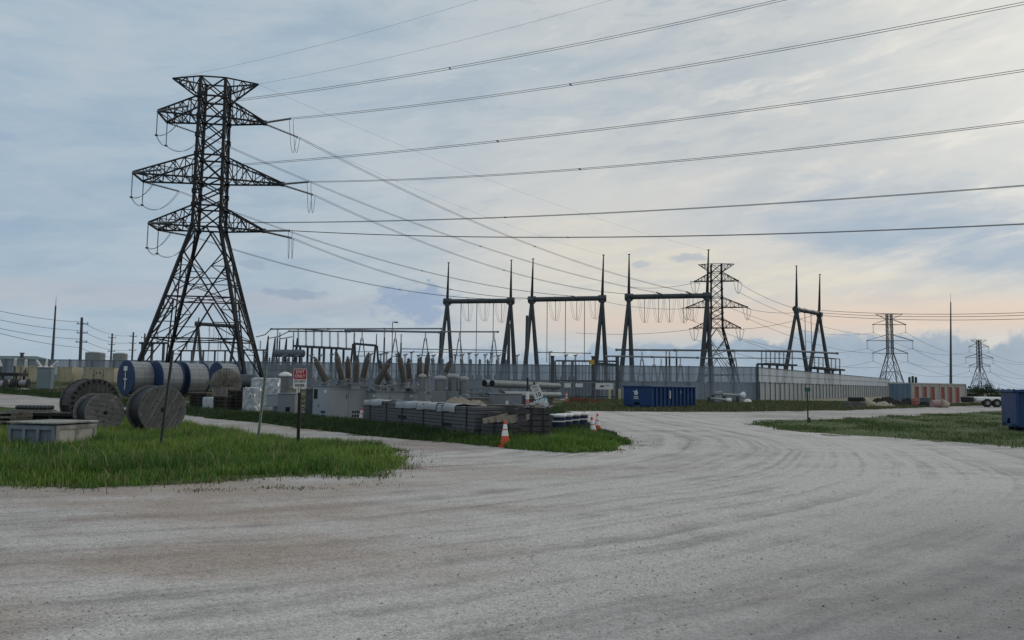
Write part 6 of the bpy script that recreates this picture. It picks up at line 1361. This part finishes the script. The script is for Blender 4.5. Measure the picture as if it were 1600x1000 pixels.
c=at(1124,614,82); b=MB(); b.box((0,0,0),(.85,.5,.32),M=Matrix.Rotation(R(-8),3,'Y'),bev=.05); b.box((0,.1,-.5),(.7,.4,.8)); tag(b.build('white_plate_block',M['cabinet'],pos=(c.x-.1,82,c.z)),'pale block at the left end of the upper white pole piece','block')
p=at_ground(1168,82); b=MB(); b.lathe((0,0,0),(0,0,.5),[(0,.42),(.2,.44),(.38,.33),(.48,.15),(.5,.02)],16); tag(b.build('white_dome',M['white'],pos=p),'small white dome on the grass right of the white pole pieces','dome')
p=at_ground(1159,82.5); b=MB(); b.box((0,0,.2),(.5,.4,.4),bev=.05); tag(b.build('pink_grey_block',dp,pos=p),'dull pinkish block under the flared white pole end','block')
a=at_ground(1095.5,88); e=at_ground(1102.5,88); h=at(1099,598,88).z; t=thing('vent_hoop','pale inverted U-shaped vent pipe right of the blue roll-off container','pipe',a); v=e-a; r=v.length/2; b=MB(); b.tube([Vector((0,0,0)),Vector((0,0,h-r))]+[Vector((r-r*math.cos(math.pi*k/8),0,h-r+r*math.sin(math.pi*k/8))) for k in range(1,8)]+[Vector((2*r,0,h-r)),Vector((2*r,0,.2))],.07,8); b.build('pipe',M['galv'],t); b=MB(); b.cyl((2*r,0,0),(2*r,0,1.2),.13,.13,10); b.build('base_pipe',M['pipe'],t)
p=at_ground(1112,84); b=MB(); b.box((0,0,.5),(.9,.5,.25)); b.box((-.3,0,.2),(.12,.5,.4)); b.box((.3,0,.2),(.12,.5,.4)); b.box((.2,0,.75),(.35,.35,.25)); tag(b.build('equipment_skid',M['galvd'],pos=p),'low grey skid between the vent hoop and the white pole pieces','skid')
# shrubs and far tree line
def shrub(label,px,Y,w_,h,seed):
    p=at_ground(px,Y); t=thing('shrub',label,'shrub',p); rng=np.random.default_rng(seed); b=MB()
    for k in range(9): a=rng.uniform(0,6.28); b.tube([(0,0,0),(w_*.15*math.cos(a),w_*.15*math.sin(a),h*.4),(w_*.36*math.cos(a),w_*.36*math.sin(a),h*rng.uniform(.6,.9))],[.06,.04,.015],5)
    b.build('stems',M['slot'],t)
    ncl=26; cs=rng.normal(0,1,(ncl,3))*np.array([w_*.27,w_*.2,h*.16])+np.array([0,0,h*.52]); n=1900; ci=rng.integers(0,ncl,n); P_=cs[ci]+rng.normal(0,1,(n,3))*np.array([w_*.09,w_*.09,h*.10]); P_[:,2]=np.clip(P_[:,2],.05,h*1.1)
    s=rng.uniform(.05,.11,n); a=rng.normal(0,1,(n,3)); a/=np.linalg.norm(a,axis=1)[:,None]; c=np.cross(a,rng.normal(0,1,(n,3))); c/=np.linalg.norm(c,axis=1)[:,None]
    V=np.stack([P_-a*s[:,None],P_+c*s[:,None]*.5,P_+a*s[:,None],P_-c*s[:,None]*.5],1).reshape(-1,3); tn=np.array((.028,.045,.018))*rng.uniform(.5,1.7,(ncl,1))[ci]; o=mesh_np('crown',V,np.arange(4*n),np.full(n,4),np.repeat(tn,4,0),M['blade']); o.parent=t; return t
for k,a in enumerate((('dark low shrub between the red-door container and the white trailer',1514,112,2.2,1.7,1),('tall dark shrub above the white trailer, nearest the far tower base',1530,118,1.8,2.5,2),('roundest dark shrub above the white trailer, left of the right blue container',1546,114,2.3,3.1,3),('small dark shrub at the left side of the right blue container',1557,116,1.8,1.5,4))): shrub(*a)
n=9000; x=RNG.uniform(60,900,n); y=RNG.uniform(520,620,n); hgt=RNG.uniform(0,1,n)*(.4+3.2*np.clip(np.sin(x*.035)*np.sin(x*.011+1)+.4*np.sin(x*.13),0,1.2)); P_=np.stack([x,y,hgt],1); s=RNG.uniform(.6,1.3,n); V=np.stack([P_+np.array([-1,0,-.4])*s[:,None],P_+np.array([1,0,-.4])*s[:,None],P_+np.array([.7,0,.6])*s[:,None],P_+np.array([-.5,.3,.7])*s[:,None]],1).reshape(-1,3)
tag(mesh_np('far_scrub',V,np.arange(4*n),np.full(n,4),np.repeat(np.array((.05,.065,.05))*RNG.uniform(.6,1.4,(n,1)),4,0),M['blade']),'low line of scrub on the horizon at right','scrub',kind='stuff')
for o in bpy.data.objects:
    if o.type=='EMPTY' and not o.children: print('EMPTY without parts',o.name)
